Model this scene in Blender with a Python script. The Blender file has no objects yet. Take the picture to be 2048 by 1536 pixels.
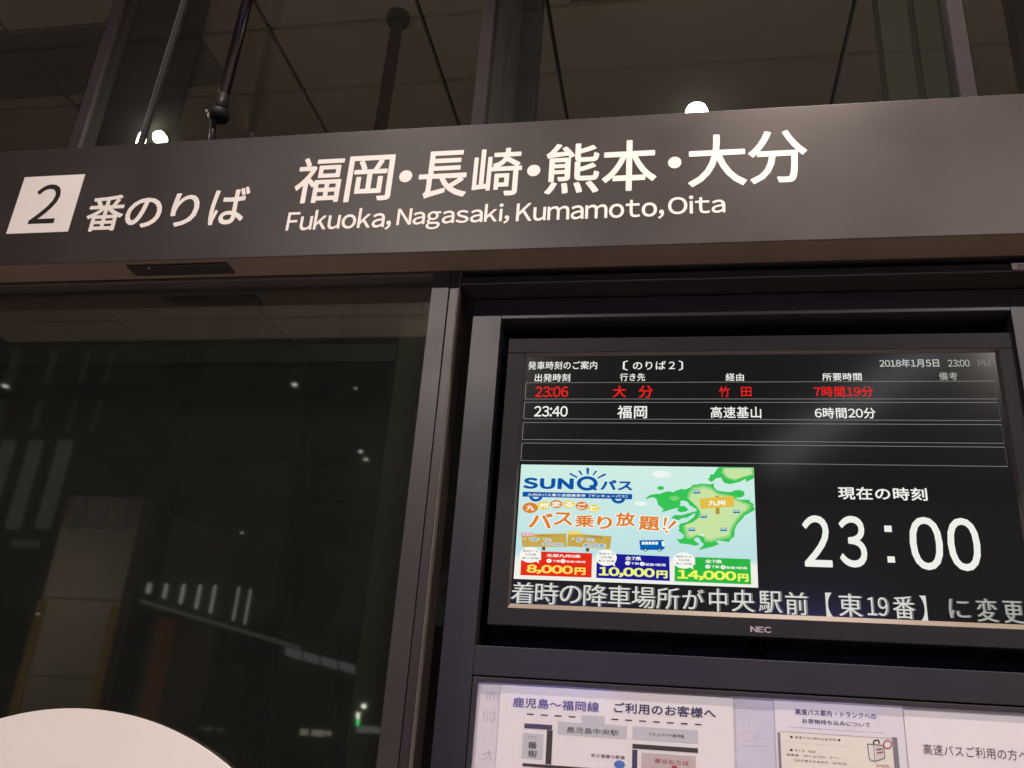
import bpy, bmesh, math, random
from mathutils import Vector, Matrix
random.seed(7)
S = bpy.context.scene
C = S.collection

# ------------------------------------------------------------------ camera
CAMZ = 1.5
RT = Vector((0.98342091, 0.1681655, 0.0678504))
UP = Vector((0.00326144, -0.39050824, 0.92059365))
FW = Vector((-0.18130824, 0.90510976, 0.38458243))
FOC = 1798.2
cam_d = bpy.data.cameras.new('camera')
cam_d.sensor_width = 36.0
cam_d.lens = FOC / 2048 * 36.0
cam_d.clip_start = 0.05
cam_d.clip_end = 500
cam = bpy.data.objects.new('camera', cam_d)
C.objects.link(cam)
m = Matrix.Identity(4)
for i in range(3):
    m[i][0] = RT[i]; m[i][1] = UP[i]; m[i][2] = -FW[i]
m[2][3] = CAMZ
cam.matrix_world = m
S.camera = cam

# ------------------------------------------------------------------ night sky, moonlight, exposure
w = bpy.data.worlds.new('World'); S.world = w; w.use_nodes = True
nt = w.node_tree
bgn = nt.nodes['Background']
sky = nt.nodes.new('ShaderNodeTexSky'); sky.sky_type = 'NISHITA'; sky.sun_disc = False
sky.sun_elevation = math.radians(2); sky.sun_rotation = math.radians(200)
nt.links.new(sky.outputs['Color'], bgn.inputs['Color'])
bgn.inputs['Strength'].default_value = 0.014
sd = bpy.data.lights.new('moonlight', 'SUN'); sd.energy = 0.01; sd.angle = math.radians(0.5)
so = bpy.data.objects.new('moonlight', sd); C.objects.link(so)
so.rotation_euler = (math.radians(50), 0, math.radians(20))
S.view_settings.view_transform = 'Standard'
S.view_settings.look = 'None'
S.view_settings.exposure = 0.0
S.view_settings.gamma = 1.0
S.view_settings.use_curve_mapping = False
S.render.engine = 'CYCLES'
S.cycles.use_denoising = True
S.cycles.max_bounces = 8
S.cycles.transparent_max_bounces = 12
S.cycles.sample_clamp_indirect = 4.0

# ------------------------------------------------------------------ helpers
def at(u, v, Y):
    """point of the vertical plane y=Y seen at photo pixel (u,v) of 2048x1536"""
    d = RT * ((u - 1024) / FOC) - UP * ((v - 768) / FOC) + FW
    d = d * (Y / d.y)
    return Vector((d.x, Y, d.z + CAMZ))
GL = 1.832                                  # glass plane
def vat(u, v, Yv):
    """real place of what the door glass mirrors"""
    p = at(u, v, Yv)
    return Vector((p.x, 2 * GL - Yv, p.z))
def lin(c):
    c = c / 255.0
    return c / 12.92 if c <= 0.04045 else ((c + 0.055) / 1.055) ** 2.4
def rgb(r, g, b): return (lin(r), lin(g), lin(b))

MATS = {}
def mat(name, col, rough=0.5, metal=0.0, spec=0.5, grain=0.0, gscale=30, bump=0.0, bscale=200, rvar=0.0, coat=0.0, fleck=0.0):
    if name in MATS: return MATS[name]
    M = bpy.data.materials.new(name); M.use_nodes = True
    n = M.node_tree.nodes; l = M.node_tree.links
    b = n['Principled BSDF']
    b.inputs['Base Color'].default_value = (*col, 1)
    b.inputs['Roughness'].default_value = rough
    b.inputs['Metallic'].default_value = metal
    b.inputs['Specular IOR Level'].default_value = spec
    b.inputs['Coat Weight'].default_value = coat
    b.inputs['Coat Roughness'].default_value = 0.15
    tc = n.new('ShaderNodeTexCoord')
    src = None
    if grain > 0:
        t = n.new('ShaderNodeTexNoise'); t.inputs['Scale'].default_value = gscale; t.inputs['Detail'].default_value = 6
        l.new(tc.outputs['Object'], t.inputs['Vector'])
        r = n.new('ShaderNodeMapRange'); r.inputs['From Min'].default_value = 0.3; r.inputs['From Max'].default_value = 0.7
        r.inputs['To Min'].default_value = 1 - grain; r.inputs['To Max'].default_value = 1 + grain
        l.new(t.outputs['Fac'], r.inputs['Value'])
        mx = n.new('ShaderNodeVectorMath'); mx.operation = 'SCALE'
        mx.inputs[0].default_value = col
        l.new(r.outputs['Result'], mx.inputs['Scale'])
        src = mx.outputs['Vector']
        if fleck > 0:                        # fine metallic flecks in the paint
            v = n.new('ShaderNodeTexNoise'); v.inputs['Scale'].default_value = 900; v.inputs['Detail'].default_value = 2
            l.new(tc.outputs['Object'], v.inputs['Vector'])
            r3 = n.new('ShaderNodeMapRange'); r3.inputs['From Min'].default_value = 0.3; r3.inputs['From Max'].default_value = 0.7
            r3.inputs['To Min'].default_value = 1 - fleck; r3.inputs['To Max'].default_value = 1 + fleck
            l.new(v.outputs['Fac'], r3.inputs['Value'])
            m2 = n.new('ShaderNodeVectorMath'); m2.operation = 'SCALE'
            l.new(src, m2.inputs[0]); l.new(r3.outputs['Result'], m2.inputs['Scale'])
            src = m2.outputs['Vector']
        l.new(src, b.inputs['Base Color'])
    if rvar > 0:
        t2 = n.new('ShaderNodeTexNoise'); t2.inputs['Scale'].default_value = 5; t2.inputs['Detail'].default_value = 8
        l.new(tc.outputs['Object'], t2.inputs['Vector'])
        r2 = n.new('ShaderNodeMapRange'); r2.inputs['To Min'].default_value = rough - rvar; r2.inputs['To Max'].default_value = rough + rvar
        l.new(t2.outputs['Fac'], r2.inputs['Value']); l.new(r2.outputs['Result'], b.inputs['Roughness'])
    if bump > 0:
        t3 = n.new('ShaderNodeTexNoise'); t3.inputs['Scale'].default_value = bscale; t3.inputs['Detail'].default_value = 3
        l.new(tc.outputs['Object'], t3.inputs['Vector'])
        bp = n.new('ShaderNodeBump'); bp.inputs['Strength'].default_value = bump; bp.inputs['Distance'].default_value = 0.002
        l.new(t3.outputs['Fac'], bp.inputs['Height']); l.new(bp.outputs['Normal'], b.inputs['Normal'])
    MATS[name] = M
    return M
def emis(name, col, st=1.0):
    if name in MATS: return MATS[name]
    M = bpy.data.materials.new(name); M.use_nodes = True
    n = M.node_tree.nodes; l = M.node_tree.links
    n.remove(n['Principled BSDF'])
    e = n.new('ShaderNodeEmission'); e.inputs['Color'].default_value = (*col, 1); e.inputs['Strength'].default_value = st
    l.new(e.outputs['Emission'], n['Material Output'].inputs['Surface'])
    MATS[name] = M
    return M
def glassmat(name, tint, refl=1.0, dust_veil=0.0, ior=1.5, rough=.015):
    """thin pane: clear transmission, mirror by Fresnel (both faces), a film of dust"""
    M = bpy.data.materials.new(name); M.use_nodes = True
    n = M.node_tree.nodes; l = M.node_tree.links
    n.remove(n['Principled BSDF'])
    tr = n.new('ShaderNodeBsdfTransparent'); tr.inputs['Color'].default_value = (*tint, 1)
    gl = n.new('ShaderNodeBsdfGlossy'); gl.inputs['Roughness'].default_value = rough; gl.inputs['Color'].default_value = (.98, 1, .97, 1)
    lw = n.new('ShaderNodeLayerWeight'); lw.inputs['Blend'].default_value = .5      # Schlick, the same from both sides
    pw = n.new('ShaderNodeMath'); pw.operation = 'POWER'; pw.inputs[1].default_value = 5; l.new(lw.outputs['Facing'], pw.inputs[0])
    fr = n.new('ShaderNodeMath'); fr.operation = 'MULTIPLY_ADD'; fr.inputs[1].default_value = .955; fr.inputs[2].default_value = .045
    l.new(pw.outputs[0], fr.inputs[0])
    sc = n.new('ShaderNodeMath'); sc.operation = 'MULTIPLY'; sc.inputs[1].default_value = refl; sc.use_clamp = True
    l.new(fr.outputs[0], sc.inputs[0])
    mx = n.new('ShaderNodeMixShader'); l.new(sc.outputs[0], mx.inputs['Fac'])
    l.new(tr.outputs[0], mx.inputs[1]); l.new(gl.outputs[0], mx.inputs[2])
    out = mx.outputs[0]
    if dust_veil > 0:
        df = n.new('ShaderNodeBsdfDiffuse'); df.inputs['Color'].default_value = (.7, .72, .68, 1)
        tc = n.new('ShaderNodeTexCoord'); t = n.new('ShaderNodeTexNoise'); t.inputs['Scale'].default_value = 9; t.inputs['Detail'].default_value = 10
        mp = n.new('ShaderNodeMapping'); mp.inputs['Scale'].default_value = (1, 1, 1)
        l.new(tc.outputs['Object'], mp.inputs['Vector']); l.new(mp.outputs['Vector'], t.inputs['Vector'])
        r = n.new('ShaderNodeMapRange'); r.inputs['From Min'].default_value = .35; r.inputs['From Max'].default_value = .75
        r.inputs['To Min'].default_value = dust_veil * .85; r.inputs['To Max'].default_value = dust_veil * 1.15
        l.new(t.outputs['Fac'], r.inputs['Value'])
        m2 = n.new('ShaderNodeMixShader'); l.new(r.outputs['Result'], m2.inputs['Fac'])
        l.new(out, m2.inputs[1]); l.new(df.outputs[0], m2.inputs[2]); out = m2.outputs[0]
    l.new(out, n['Material Output'].inputs['Surface'])
    MATS[name] = M
    return M

def root_loc(p):
    v = Vector((0, 0, 0))
    while p is not None:
        v = v + p.location; p = p.parent
    return v
def mesh_obj(name, verts, faces, material, parent=None, smooth=False, bevel=0.0):
    me = bpy.data.meshes.new(name)
    if parent is None:
        xs = [v[0] for v in verts]; ys = [v[1] for v in verts]; zs = [v[2] for v in verts]
        o0 = Vector(((min(xs) + max(xs)) / 2, (min(ys) + max(ys)) / 2, min(zs)))
    else:
        o0 = root_loc(parent)
    me.from_pydata([tuple(Vector(v) - o0) for v in verts], [], faces)
    bm = bmesh.new(); bm.from_mesh(me)
    bmesh.ops.recalc_face_normals(bm, faces=bm.faces)
    if bevel > 0:
        bmesh.ops.bevel(bm, geom=list(bm.edges), offset=bevel, segments=2, profile=0.5, affect='EDGES')
    bm.to_mesh(me); bm.free()
    if smooth:
        for p in me.polygons: p.use_smooth = True
    me.materials.append(material)
    o = bpy.data.objects.new(name, me); C.objects.link(o)
    if parent is None: o.location = o0
    else: o.parent = parent
    return o
def boxv(x0, x1, y0, y1, z0, z1):
    return [(x0, y0, z0), (x1, y0, z0), (x1, y1, z0), (x0, y1, z0), (x0, y0, z1), (x1, y0, z1), (x1, y1, z1), (x0, y1, z1)]
BF = [(0, 1, 2, 3), (4, 7, 6, 5), (0, 4, 5, 1), (1, 5, 6, 2), (2, 6, 7, 3), (3, 7, 4, 0)]
def box(name, x0, x1, y0, y1, z0, z1, material, parent=None, bevel=0.0):
    return mesh_obj(name, boxv(x0, x1, y0, y1, z0, z1), BF, material, parent, bevel=bevel)
def quadbox(name, pts, y0, y1, material, parent=None, bevel=0.0):
    """prism between y0 and y1 on an outline of (x, z)"""
    n = len(pts)
    vs = [(p[0], y0, p[1]) for p in pts] + [(p[0], y1, p[1]) for p in pts]
    fs = [tuple(range(n)), tuple(range(2 * n - 1, n - 1, -1))] + [(i, (i + 1) % n, (i + 1) % n + n, i + n) for i in range(n)]
    return mesh_obj(name, vs, fs, material, parent, bevel=bevel)
def tube(name, a, b, r0, r1, material, parent=None, seg=24, rings=None):
    """lathe from a to b; rings = [(t, r)...]"""
    a = Vector(a); b = Vector(b); ax = (b - a)
    z = ax.normalized(); x = z.orthogonal().normalized(); y = z.cross(x)
    rings = rings or [(0, r0), (1, r1)]
    vs = []; fs = []
    for t, r in rings:
        for k in range(seg):
            q = 2 * math.pi * k / seg
            vs.append(a + ax * t + (x * math.cos(q) + y * math.sin(q)) * r)
    for i in range(len(rings) - 1):
        for k in range(seg):
            fs.append((i * seg + k, i * seg + (k + 1) % seg, (i + 1) * seg + (k + 1) % seg, (i + 1) * seg + k))
    fs.append(tuple(range(seg))); fs.append(tuple(range(len(vs) - 1, len(vs) - seg - 1, -1)))
    o = mesh_obj(name, vs, fs, material, parent)
    for p in o.data.polygons:
        if len(p.vertices) == 4: p.use_smooth = True
    return o
def empty(name, loc):
    o = bpy.data.objects.new(name, None); C.objects.link(o); o.location = loc; o.empty_display_size = 0.1
    return o
def tag(o, label=None, cat=None, group=None, kind=None):
    if label: o['label'] = label
    if cat: o['category'] = cat
    if group: o['group'] = group
    if kind: o['kind'] = kind
    return o

GCACHE = {}
def glyph(ch):
    """outline of one character as (points, faces); Latin ones in their full-width form"""
    if ch in GCACHE: return GCACHE[ch]
    c = bpy.data.curves.new('glyphs', 'FONT'); c.resolution_u = 4; c.fill_mode = 'FRONT'
    c.body = chr(ord(ch) + 0xFEE0) if 33 <= ord(ch) <= 126 else ch
    o = bpy.data.objects.new('glyphs', c)
    me = bpy.data.meshes.new_from_object(o)
    r = ([v.co.copy() for v in me.vertices], [tuple(p.vertices) for p in me.polygons])
    bpy.data.objects.remove(o); bpy.data.meshes.remove(me)
    GCACHE[ch] = r
    return r
def glyphs(s, space=1.0, shear=0.0):
    P = []; F = []; x = 0.0
    for ch in s:
        if ch in ' \u3000': x += .32 if ch == ' ' else 1.0; continue
        p, f = glyph(ch)
        if 33 <= ord(ch) <= 126:
            a = min(q.x for q in p); b = max(q.x for q in p)
            if ch.isdigit():
                w_ = .60; dx = x + (w_ - (b - a)) / 2 - a; x += w_
            else:
                g = .085 * space if ch not in ',.!:' else .06
                dx = x + g * .5 - a; x += b - a + g
        else: dx = x; x += 1.03
        base = len(P)
        P += [Vector((q.x + dx, q.y, 0)) for q in p]; F += [tuple(base + k for k in t) for t in f]
    return P, F
def text(name, s, tl, br, Y, material, parent, off=0.0, thick=0.0, mirror=False, space=1.0, rot=0.0, shear=0.0):
    """lettering in the plane y=Y that fills the rectangle between two photo pixels (top left, bottom right of the ink)"""
    a = at(tl[0], tl[1], Y); b = at(br[0], br[1], Y)
    return text_xz(name, s, a.x, b.x, b.z, a.z, Y, material, parent, off, thick, mirror, space, rot, shear)
def text_xz(name, s, x0, x1, z0, z1, Y, material, parent, off=0.0, thick=0.0, mirror=False, space=1.0, rot=0.0, shear=0.0):
    P, F = glyphs(s, space, shear)
    ax, bx = min(p.x for p in P) - off, max(p.x for p in P) + off
    ay, by = min(p.y for p in P) - off, max(p.y for p in P) + off
    sh = [(0, 0)]                            # heavier strokes: the outline repeated on a small circle
    if off > 0:
        n = 6 if off < .012 else 8 if off < .05 else 14
        sh += [(off * math.cos(2 * math.pi * (k + .5) / n), off * math.sin(2 * math.pi * (k + .5) / n)) for k in range(n)]
    o0 = root_loc(parent) if parent else Vector(((x0 + x1) / 2, Y, z0))
    cx, cz = (x0 + x1) / 2, (z0 + z1) / 2
    cr, sr = math.cos(rot), math.sin(rot)
    V = []; G = []
    for k, (dx_, dy_) in enumerate(sh):
        base = len(V)
        for p in P:
            fx = (p.x + dx_ - ax) / (bx - ax); fz = (p.y + dy_ - ay) / (by - ay)
            if mirror: fx = 1 - fx
            x = x0 + fx * (x1 - x0); z = z0 + fz * (z1 - z0)
            if rot:
                dx, dz = x - cx, z - cz
                x, z = cx + dx * cr - dz * sr, cz + dx * sr + dz * cr
            V.append(Vector((x, Y - .000005 * k, z)) - o0)
        G += [tuple(base + i for i in f) for f in F]
    me = bpy.data.meshes.new(name); me.from_pydata(V, [], G)
    me.materials.append(material)
    o = bpy.data.objects.new(name, me); C.objects.link(o)
    if parent: o.parent = parent
    else: o.location = o0
    return o
def sheet(name, px, Y, material, parent, thick=0.0):
    """flat outline given by photo pixels in the plane y=Y"""
    P = [at(u, v, Y) for u, v in px]
    return sheet_xz(name, [(p.x, p.z) for p in P], Y, material, parent)
def sheet_xz(name, pts, Y, material, parent):
    o0 = root_loc(parent)
    bm = bmesh.new()
    vs = [bm.verts.new(Vector((x, Y, z)) - o0) for x, z in pts]
    f = bm.faces.new(vs); f.normal_update()
    if f.normal.y > 0: f.normal_flip()
    if len(vs) > 4: bmesh.ops.triangulate(bm, faces=[f])
    me = bpy.data.meshes.new(name); bm.to_mesh(me); bm.free(); me.materials.append(material)
    o = bpy.data.objects.new(name, me); C.objects.link(o); o.parent = parent
    return o
def rect(name, tl, br, Y, material, parent):
    a = at(*tl, Y); b = at(*br, Y)
    return sheet_xz(name, [(a.x, b.z), (b.x, b.z), (b.x, a.z), (a.x, a.z)], Y, material, parent)
def ell(name, cx, cy, rx, ry, Y, material, parent, seg=28):
    """ellipse around photo pixel, radii in photo pixels"""
    c = at(cx, cy, Y); ex = abs(at(cx + rx, cy, Y).x - c.x); ez = abs(at(cx, cy - ry, Y).z - c.z)
    return sheet_xz(name, [(c.x + ex * math.cos(k * 2 * math.pi / seg), c.z + ez * math.sin(k * 2 * math.pi / seg)) for k in range(seg)], Y, material, parent)

# ------------------------------------------------------------------ materials
PANEL = mat('fascia_paint', (.034, .028, .028), .42, .1, .4, grain=.20, gscale=2.5, rvar=.07, bump=.04, bscale=900, fleck=.22)
FRAME = mat('frame_paint', (.038, .033, .031), .40, .1, .4, grain=.08, gscale=4, rvar=.06, bump=.04, bscale=900, fleck=.2)
CAB = mat('cabinet_paint', (.024, .023, .029), .38, .1, .4, grain=.08, gscale=4, rvar=.06, bump=.04, bscale=900, fleck=.2)
DARK = mat('dark_recess', (.012, .011, .012), .7, grain=.2, gscale=10)
VINYL = mat('white_vinyl', (.80, .77, .73), .5, grain=.03, gscale=8, bump=.03, bscale=60)
NUMD = mat('dark_numeral_film', (.014, .011, .010), .45, grain=.1)
BEZEL = mat('tv_plastic', (.012, .0115, .013), .5, 0, .25, grain=.08, gscale=20, bump=.12, bscale=700, fleck=.15)
BLACKM = mat('black_metal', (.010, .006, .006), .24, .0, grain=.15, gscale=25, rvar=.1)
RUBBER = mat('black_fitting', (.007, .007, .008), .5, .0, .2, grain=.2, gscale=30)
TILE = mat('ceiling_panel_paint', (.56, .46, .38), .6, grain=.10, gscale=1.5, bump=.05, bscale=60)
TILEG = mat('ceiling_vent_paint', (.16, .16, .15), .5, grain=.1)
SLOT = mat('ceiling_void', (.03, .025, .022), .8, grain=.1)
MULL = mat('mullion_paint', (.032, .027, .029), .75, .0, .12, grain=.08, gscale=6, rvar=.06)
COLB = mat('black_column_paint', (.007, .0065, .008), .85, 0, .06, grain=.2, gscale=4)
COLG = mat('dark_green_column_paint', (.016, .019, .014), .85, 0, .08, grain=.2, gscale=3)
OLIVE = mat('olive_stile_paint', (.046, .036, .022), .5, grain=.1, gscale=5)
WALLIN = mat('interior_wall_paint', (.022, .019, .017), .8, grain=.15, gscale=2)
PAVE = mat('pavement_stone', (.50, .43, .37), .7, grain=.2, gscale=3, bump=.2, bscale=40)
ASPH = mat('asphalt', (.05, .05, .052), .8, grain=.25, gscale=8, bump=.3, bscale=80)
GLASS = glassmat('door_glass', (.66, .70, .62), 3.6, .010, rough=.028)   # solar control coating: a strong mirror; dust raised as a veil lifting blacks
GLASS2 = glassmat('transom_glass', (.88, .91, .88), .65, .003)
GLASS3 = glassmat('notice_glass', (.97, .97, .98), .6, .01, rough=.12)

# ------------------------------------------------------------------ setting
ZC = CAMZ + 2.83                             # ceiling
ZS = CAMZ + .6172 * 1.71                     # soffit of the sign beam
ZT = CAMZ + .8242 * 1.71                     # top of the sign beam
pav = tag(mesh_obj('pavement', [(-14, -5, 0), (14, -5, 0), (14, 6, 0), (-14, 6, 0), (-14, -5, -.3), (14, -5, -.3), (14, 6, -.3), (-14, 6, -.3)],
                   [(0, 1, 2, 3), (7, 6, 5, 4), (0, 4, 5, 1), (1, 5, 6, 2), (2, 6, 7, 3), (3, 7, 4, 0)], PAVE), kind='structure')
pav['label'] = 'stone pavement in front of the bus terminal'
road = tag(mesh_obj('road', [(-60, -60, -.13), (60, -60, -.13), (60, -4.99, -.13), (-60, -4.99, -.13), (-60, -60, -.4), (60, -60, -.4), (60, -4.99, -.4), (-60, -4.99, -.4)],
                    [(0, 1, 2, 3), (7, 6, 5, 4), (0, 4, 5, 1), (1, 5, 6, 2), (2, 6, 7, 3), (3, 7, 4, 0)], ASPH), kind='structure')

# ceilings: slab with single panels, inside the hall and under the outer canopy
colx = [-1.034 * 2.83 - 2.4, -1.034 * 2.83 - 1.2, -1.034 * 2.83, -.610 * 2.83, -.3695 * 2.83, -.182 * 2.83, .243 * 2.83, .243 * 2.83 + 1.2, .243 * 2.83 + 2.4, .243 * 2.83 + 3.6]
def ceiling(name, y0, y1, rows, label, skip=()):
    slab = box(name, -5.6, 5.6, y0, y1, ZC + .03, ZC + .14, SLOT)
    tag(slab, label, kind='structure')
    g = .009
    for i in range(len(colx) - 1):
        for j in range(len(rows) - 1):
            if (i, j) in skip: continue
            box('ceiling_panel', colx[i] + g, colx[i + 1] - g, rows[j] + g, rows[j + 1] - g, ZC, ZC + .025, TILE, slab)
    return slab
rin = [1.86] + [2.355 + .382 * k for k in range(5)] + [4.0]
cin = ceiling('ceiling', 1.86, 4.10, rin, 'brown panelled ceiling of the hall seen through the transom glass')
rout = [-2.1] + [-1.75 + .382 * k for k in range(10)]
rout[-1] = 1.80
cout = ceiling('canopy_ceiling', -2.12, 1.80, rout, 'panelled canopy ceiling over the pavement')
# dull grey access panel in the hall ceiling, far left
a0 = at(35, 55, 2.75); 
vent = box('ceiling_vent', -3.25, -2.05, 2.62, 3.02, ZC - .03, ZC - .002, TILEG, None, bevel=.004)
tag(vent, 'dark grey rectangular vent panel in the hall ceiling at upper left', 'vent')
vent2 = box('ceiling_vent', -.42, .95, 2.30, 2.70, ZC - .03, ZC - .002, TILEG, None, bevel=.004)
tag(vent2, 'dark long vent panel in the hall ceiling above the centre of the sign beam', 'vent')
bw = box('back_wall', -5.6, 5.6, 4.0, 4.1, 0, ZC + .03, WALLIN); tag(bw, 'dim back wall of the dark hall', kind='structure')
fl = box('hall_floor', -5.6, 5.6, 1.95, 4.0, .001, .02, mat('hall_floor_tile', (.12, .11, .1), .3, grain=.1)); tag(fl, 'dark hall floor', kind='structure')
lw = box('side_wall', -5.7, -5.6, 1.83, 4.1, 0, ZC + .14, WALLIN); tag(lw, 'left side wall of the hall', kind='structure')
rw = box('side_wall', 5.6, 5.7, 1.83, 4.1, 0, ZC + .14, WALLIN); tag(rw, 'right side wall of the hall', kind='structure')

# ------------------------------------------------------------------ sign beam
beam = empty('sign_beam', (0, 1.76, ZS))
tag(beam, 'long dark brown sign beam with white Japanese and English destination lettering above the door', 'sign')
box('fascia_panel', -3.6, 3.6, 1.71, 1.7975, ZS, ZT, PANEL, beam, bevel=.0015)
YF = 1.7098
box('soffit_plate', -3.6, 3.6, 1.712, 1.7965, ZS - .0003, ZS + .001, mat('soffit_paint', (.135, .100, .080), .5, 0, .3, grain=.12, gscale=3), beam)  # added plate, paler: bounce from the ground put into its colour
npl = empty('number_plate', (0, 0, 0)); npl.parent = beam; npl['label'] = 'white square plate with a dark figure 2'
a = at(50, 353, YF); b = at(136, 463, YF)
o0 = root_loc(npl)
cTL, cTR, cBR, cBL = at(51.5, 355, YF), at(171.5, 348.5, YF), at(135, 464, YF), at(11.5, 467.5, YF)
pl = box('plate_face', (cTL.x + cBL.x) / 2, (cTR.x + cBR.x) / 2, YF - .0010, YF, (cBL.z + cBR.z) / 2, (cTL.z + cTR.z) / 2, VINYL, npl)
text('numeral', '2', (79, 370), (107, 446), YF - .0013, NUMD, npl, off=.006)
def sgn(s_, tl, br, off=.0, **k): return text('lettering', s_, tl, br, YF - .0003, VINYL, beam, off=off, **k)
for ch, tl, br in (('番', (185, 392), (237.5, 461)), ('の', (260, 397), (315.5, 454)), ('り', (351, 387), (389.5, 452)), ('ば', (430, 376), (487, 448))):
    sgn(ch, tl, br, .016)
big = [('福', (600, 317), (676, 404)), ('岡', (701, 313), (779, 401)), ('・', (800, 341), (823, 364)), ('長', (844, 304), (931, 394)),
       ('崎', (951, 299), (1040, 390)), ('・', (1055, 330), (1080, 352)), ('熊', (1094, 289), (1197, 385)), ('本', (1206, 283), (1313, 379.5)),
       ('・', (1336, 314), (1363, 336)), ('大', (1375, 272), (1495, 370)), ('分', (1494, 264), (1619, 364))]
for ch, tl, br in big:
    sgn(ch, tl, br, .014 if ch != '・' else .0)
for s_, tl, br in (('Fukuoka,', (578, 422), (780, 459)), ('Nagasaki,', (797, 415), (1017, 453)), ('Kumamoto,', (1034, 407), (1328, 437)), ('Oita', (1336, 393), (1451, 425))):
    sgn(s_, tl, br, .014, space=1.02)

# uplights standing on top of the beam
def uplight(x, y, top, label, r=.026, power=.5):
    u = empty('uplight', (x, y, ZT)); tag(u, label, 'lamp', 'uplights on top of the sign beam')
    b0 = top - .050
    tube('base', (x, y, ZT + .0005), (x, y, ZT + b0), r * .9, r, RUBBER, u, rings=[(0, r * 1.1), (.15, r * 1.1), (.2, r * .6), (.7, r * .6), (.8, r), (1, r)])
    L = emis('led_lens', (1, .95, .80), 14)
    z0 = ZT + b0 + .0005
    tube('lens', (x, y, z0), (x, y, ZT + top - .003), r, r, L, u, rings=[(0, r), (.3, r), (.6, r * .93), (.8, r * .78), (.93, r * .5), (1, r * .2)])
    ld = bpy.data.lights.new('uplight_glow', 'POINT'); ld.energy = power; ld.shadow_soft_size = .02; ld.color = (1, .90, .74)
    lo = bpy.data.objects.new('uplight_glow', ld); C.objects.link(lo); lo.parent = u; lo.location = (0, 0, top + .03)
p = at(1393, 215, 1.755); uplight(p.x, 1.755, .061, 'round glowing LED uplight above the kanji on top of the sign beam', .028, 3.0)
p = at(288, 262, 1.80)
uplight(p.x, 1.80, .118, 'glowing LED uplight behind the glass fin on the left of the beam', .012, 2.0)

# tie rod in front of the transom glass
YR = 1.755
rod = empty('tie_rod', (at(426, 275, YR).x, YR, ZT)); tag(rod, 'slanting black steel tie rod with a ringed foot standing on the sign beam', 'rod')
a = at(446, 196, YR); b = at(510, -60, YR)
bb = a + (b - a) * ((ZC + .02 - a.z) / (b.z - a.z))
tube('shaft', a, bb, .0150, .0150, BLACKM, rod, seg=32)
c0 = at(437, 232, YR)
d = (a - c0).normalized()
tube('collar', c0 + d * .006, a + d * .006, .0175, .0175, RUBBER, rod, seg=32)
tube('ring', c0 - d * .012, c0 + d * .016, .0265, .0265, RUBBER, rod, seg=32, rings=[(0, .020), (.12, .026), (.3, .028), (.7, .028), (.88, .026), (1, .019)])
f0 = at(427, 280, YR); f0.z = ZT + .0005
tube('pin', f0, at(428, 236, YR), .0085, .0085, RUBBER, rod, seg=20)
tube('nut', (f0.x, f0.y, ZT + .0005), (f0.x, f0.y, ZT + .007), .013, .013, RUBBER, rod, seg=6)
tube('bolt', at(413, 221, YR - .02), at(413, 221, YR - .03), .004, .004, mat('bolt_steel', (.4, .38, .36), .3, .9), rod, seg=10)

# reflection of a pipe, built as a solid pipe inside the hall
pipe = empty('ceiling_pipe', at(800, 30, 2.70)); tag(pipe, 'dark vertical pipe with a round ceiling flange behind the transom glass', 'pipe')
a = at(797, 32, 2.72); a.z = ZC - .002
b = at(760, 262, 2.72); 
dirn = (b - a).normalized(); b2 = a + dirn * 1.6
tube('shaft', a, b2, .026, .026, COLB, pipe)
tube('flange', (a.x, a.y, ZC - .0015), (a.x, a.y, ZC - .045), .048, .046, COLB, pipe, rings=[(0, .048), (.6, .048), (1, .040)])

# ------------------------------------------------------------------ transom: mullions, columns, panes
ZM = ZC - .002
def post(name, uL, uR, v, Y, depth, material, label, cat='mullion', group=None, z0=None, bevel=.0015):
    x0 = at(uL, v, Y).x; x1 = at(uR, v, Y).x
    o = box(name, x0, x1, Y, Y + depth, z0 or ZT - .2, ZM, material, None, bevel=bevel)
    tag(o, label, cat, group); return o
post('mullion', 152, 173, 240, GL - .012, .06, MULL, 'narrow brown mullion left of the wide black column behind the transom')
post('mullion', 957, 981, 100, GL - .012, .05, MULL, 'slim grey mullion near the middle of the transom glass')
post('mullion', 1908, 1941, 100, GL - .012, .05, MULL, 'wide pale grey mullion at the right end of the transom')
post('column', 178, 297, 240, 1.905, .14, COLB, 'wide black column behind the transom glass at upper left', 'column')
post('column', 981, 1020, 100, 1.93, .12, mat('grey_column_paint', (.05, .048, .045), .8, 0, .1, grain=.1, gscale=3), 'grey column standing just behind the slim middle mullion', 'column')
post('column', 1038, 1077, 100, 2.05, .05, COLG, 'thin dark green column right of the middle mullion', 'column')
post('column', 1767, 1826, 100, 1.93, .06, COLG, 'dark green column, left one of the pair at the right of the transom', 'column')
post('column', 1840, 1912, 100, 1.93, .06, COLG, 'dark green column, right one of the pair, beside the pale mullion', 'column')
post('column', 1822, 1844, 100, 1.95, .03, COLB, 'black strip column between the two dark green columns', 'column')
post('column', 2034, 2110, 60, 2.05, .06, COLB, 'black column at the extreme upper right edge behind the glass', 'column')
def pane(uL, uR, v, label):
    x0 = at(uL, v, GL).x if isinstance(uL, (int, float)) else uL[0]
    x1 = at(uR, v, GL).x if isinstance(uR, (int, float)) else uR[0]
    o = box('transom_window', x0, x1, GL, GL + .006, ZT - .1, ZM - .001, GLASS2); tag(o, label, 'window', 'transom glass panes'); return o
pane((-5.0,), 150, 240, 'leftmost transom glass pane above the sign beam, beside the narrow brown mullion')
pane(175, 318, 160, 'transom glass pane in front of the wide black column')
pane(326, 955, 160, 'large transom glass pane between the glass joint and the middle mullion')
pane(983, 1906, 100, 'large transom glass pane between the middle mullion and the pale mullion')
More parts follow.
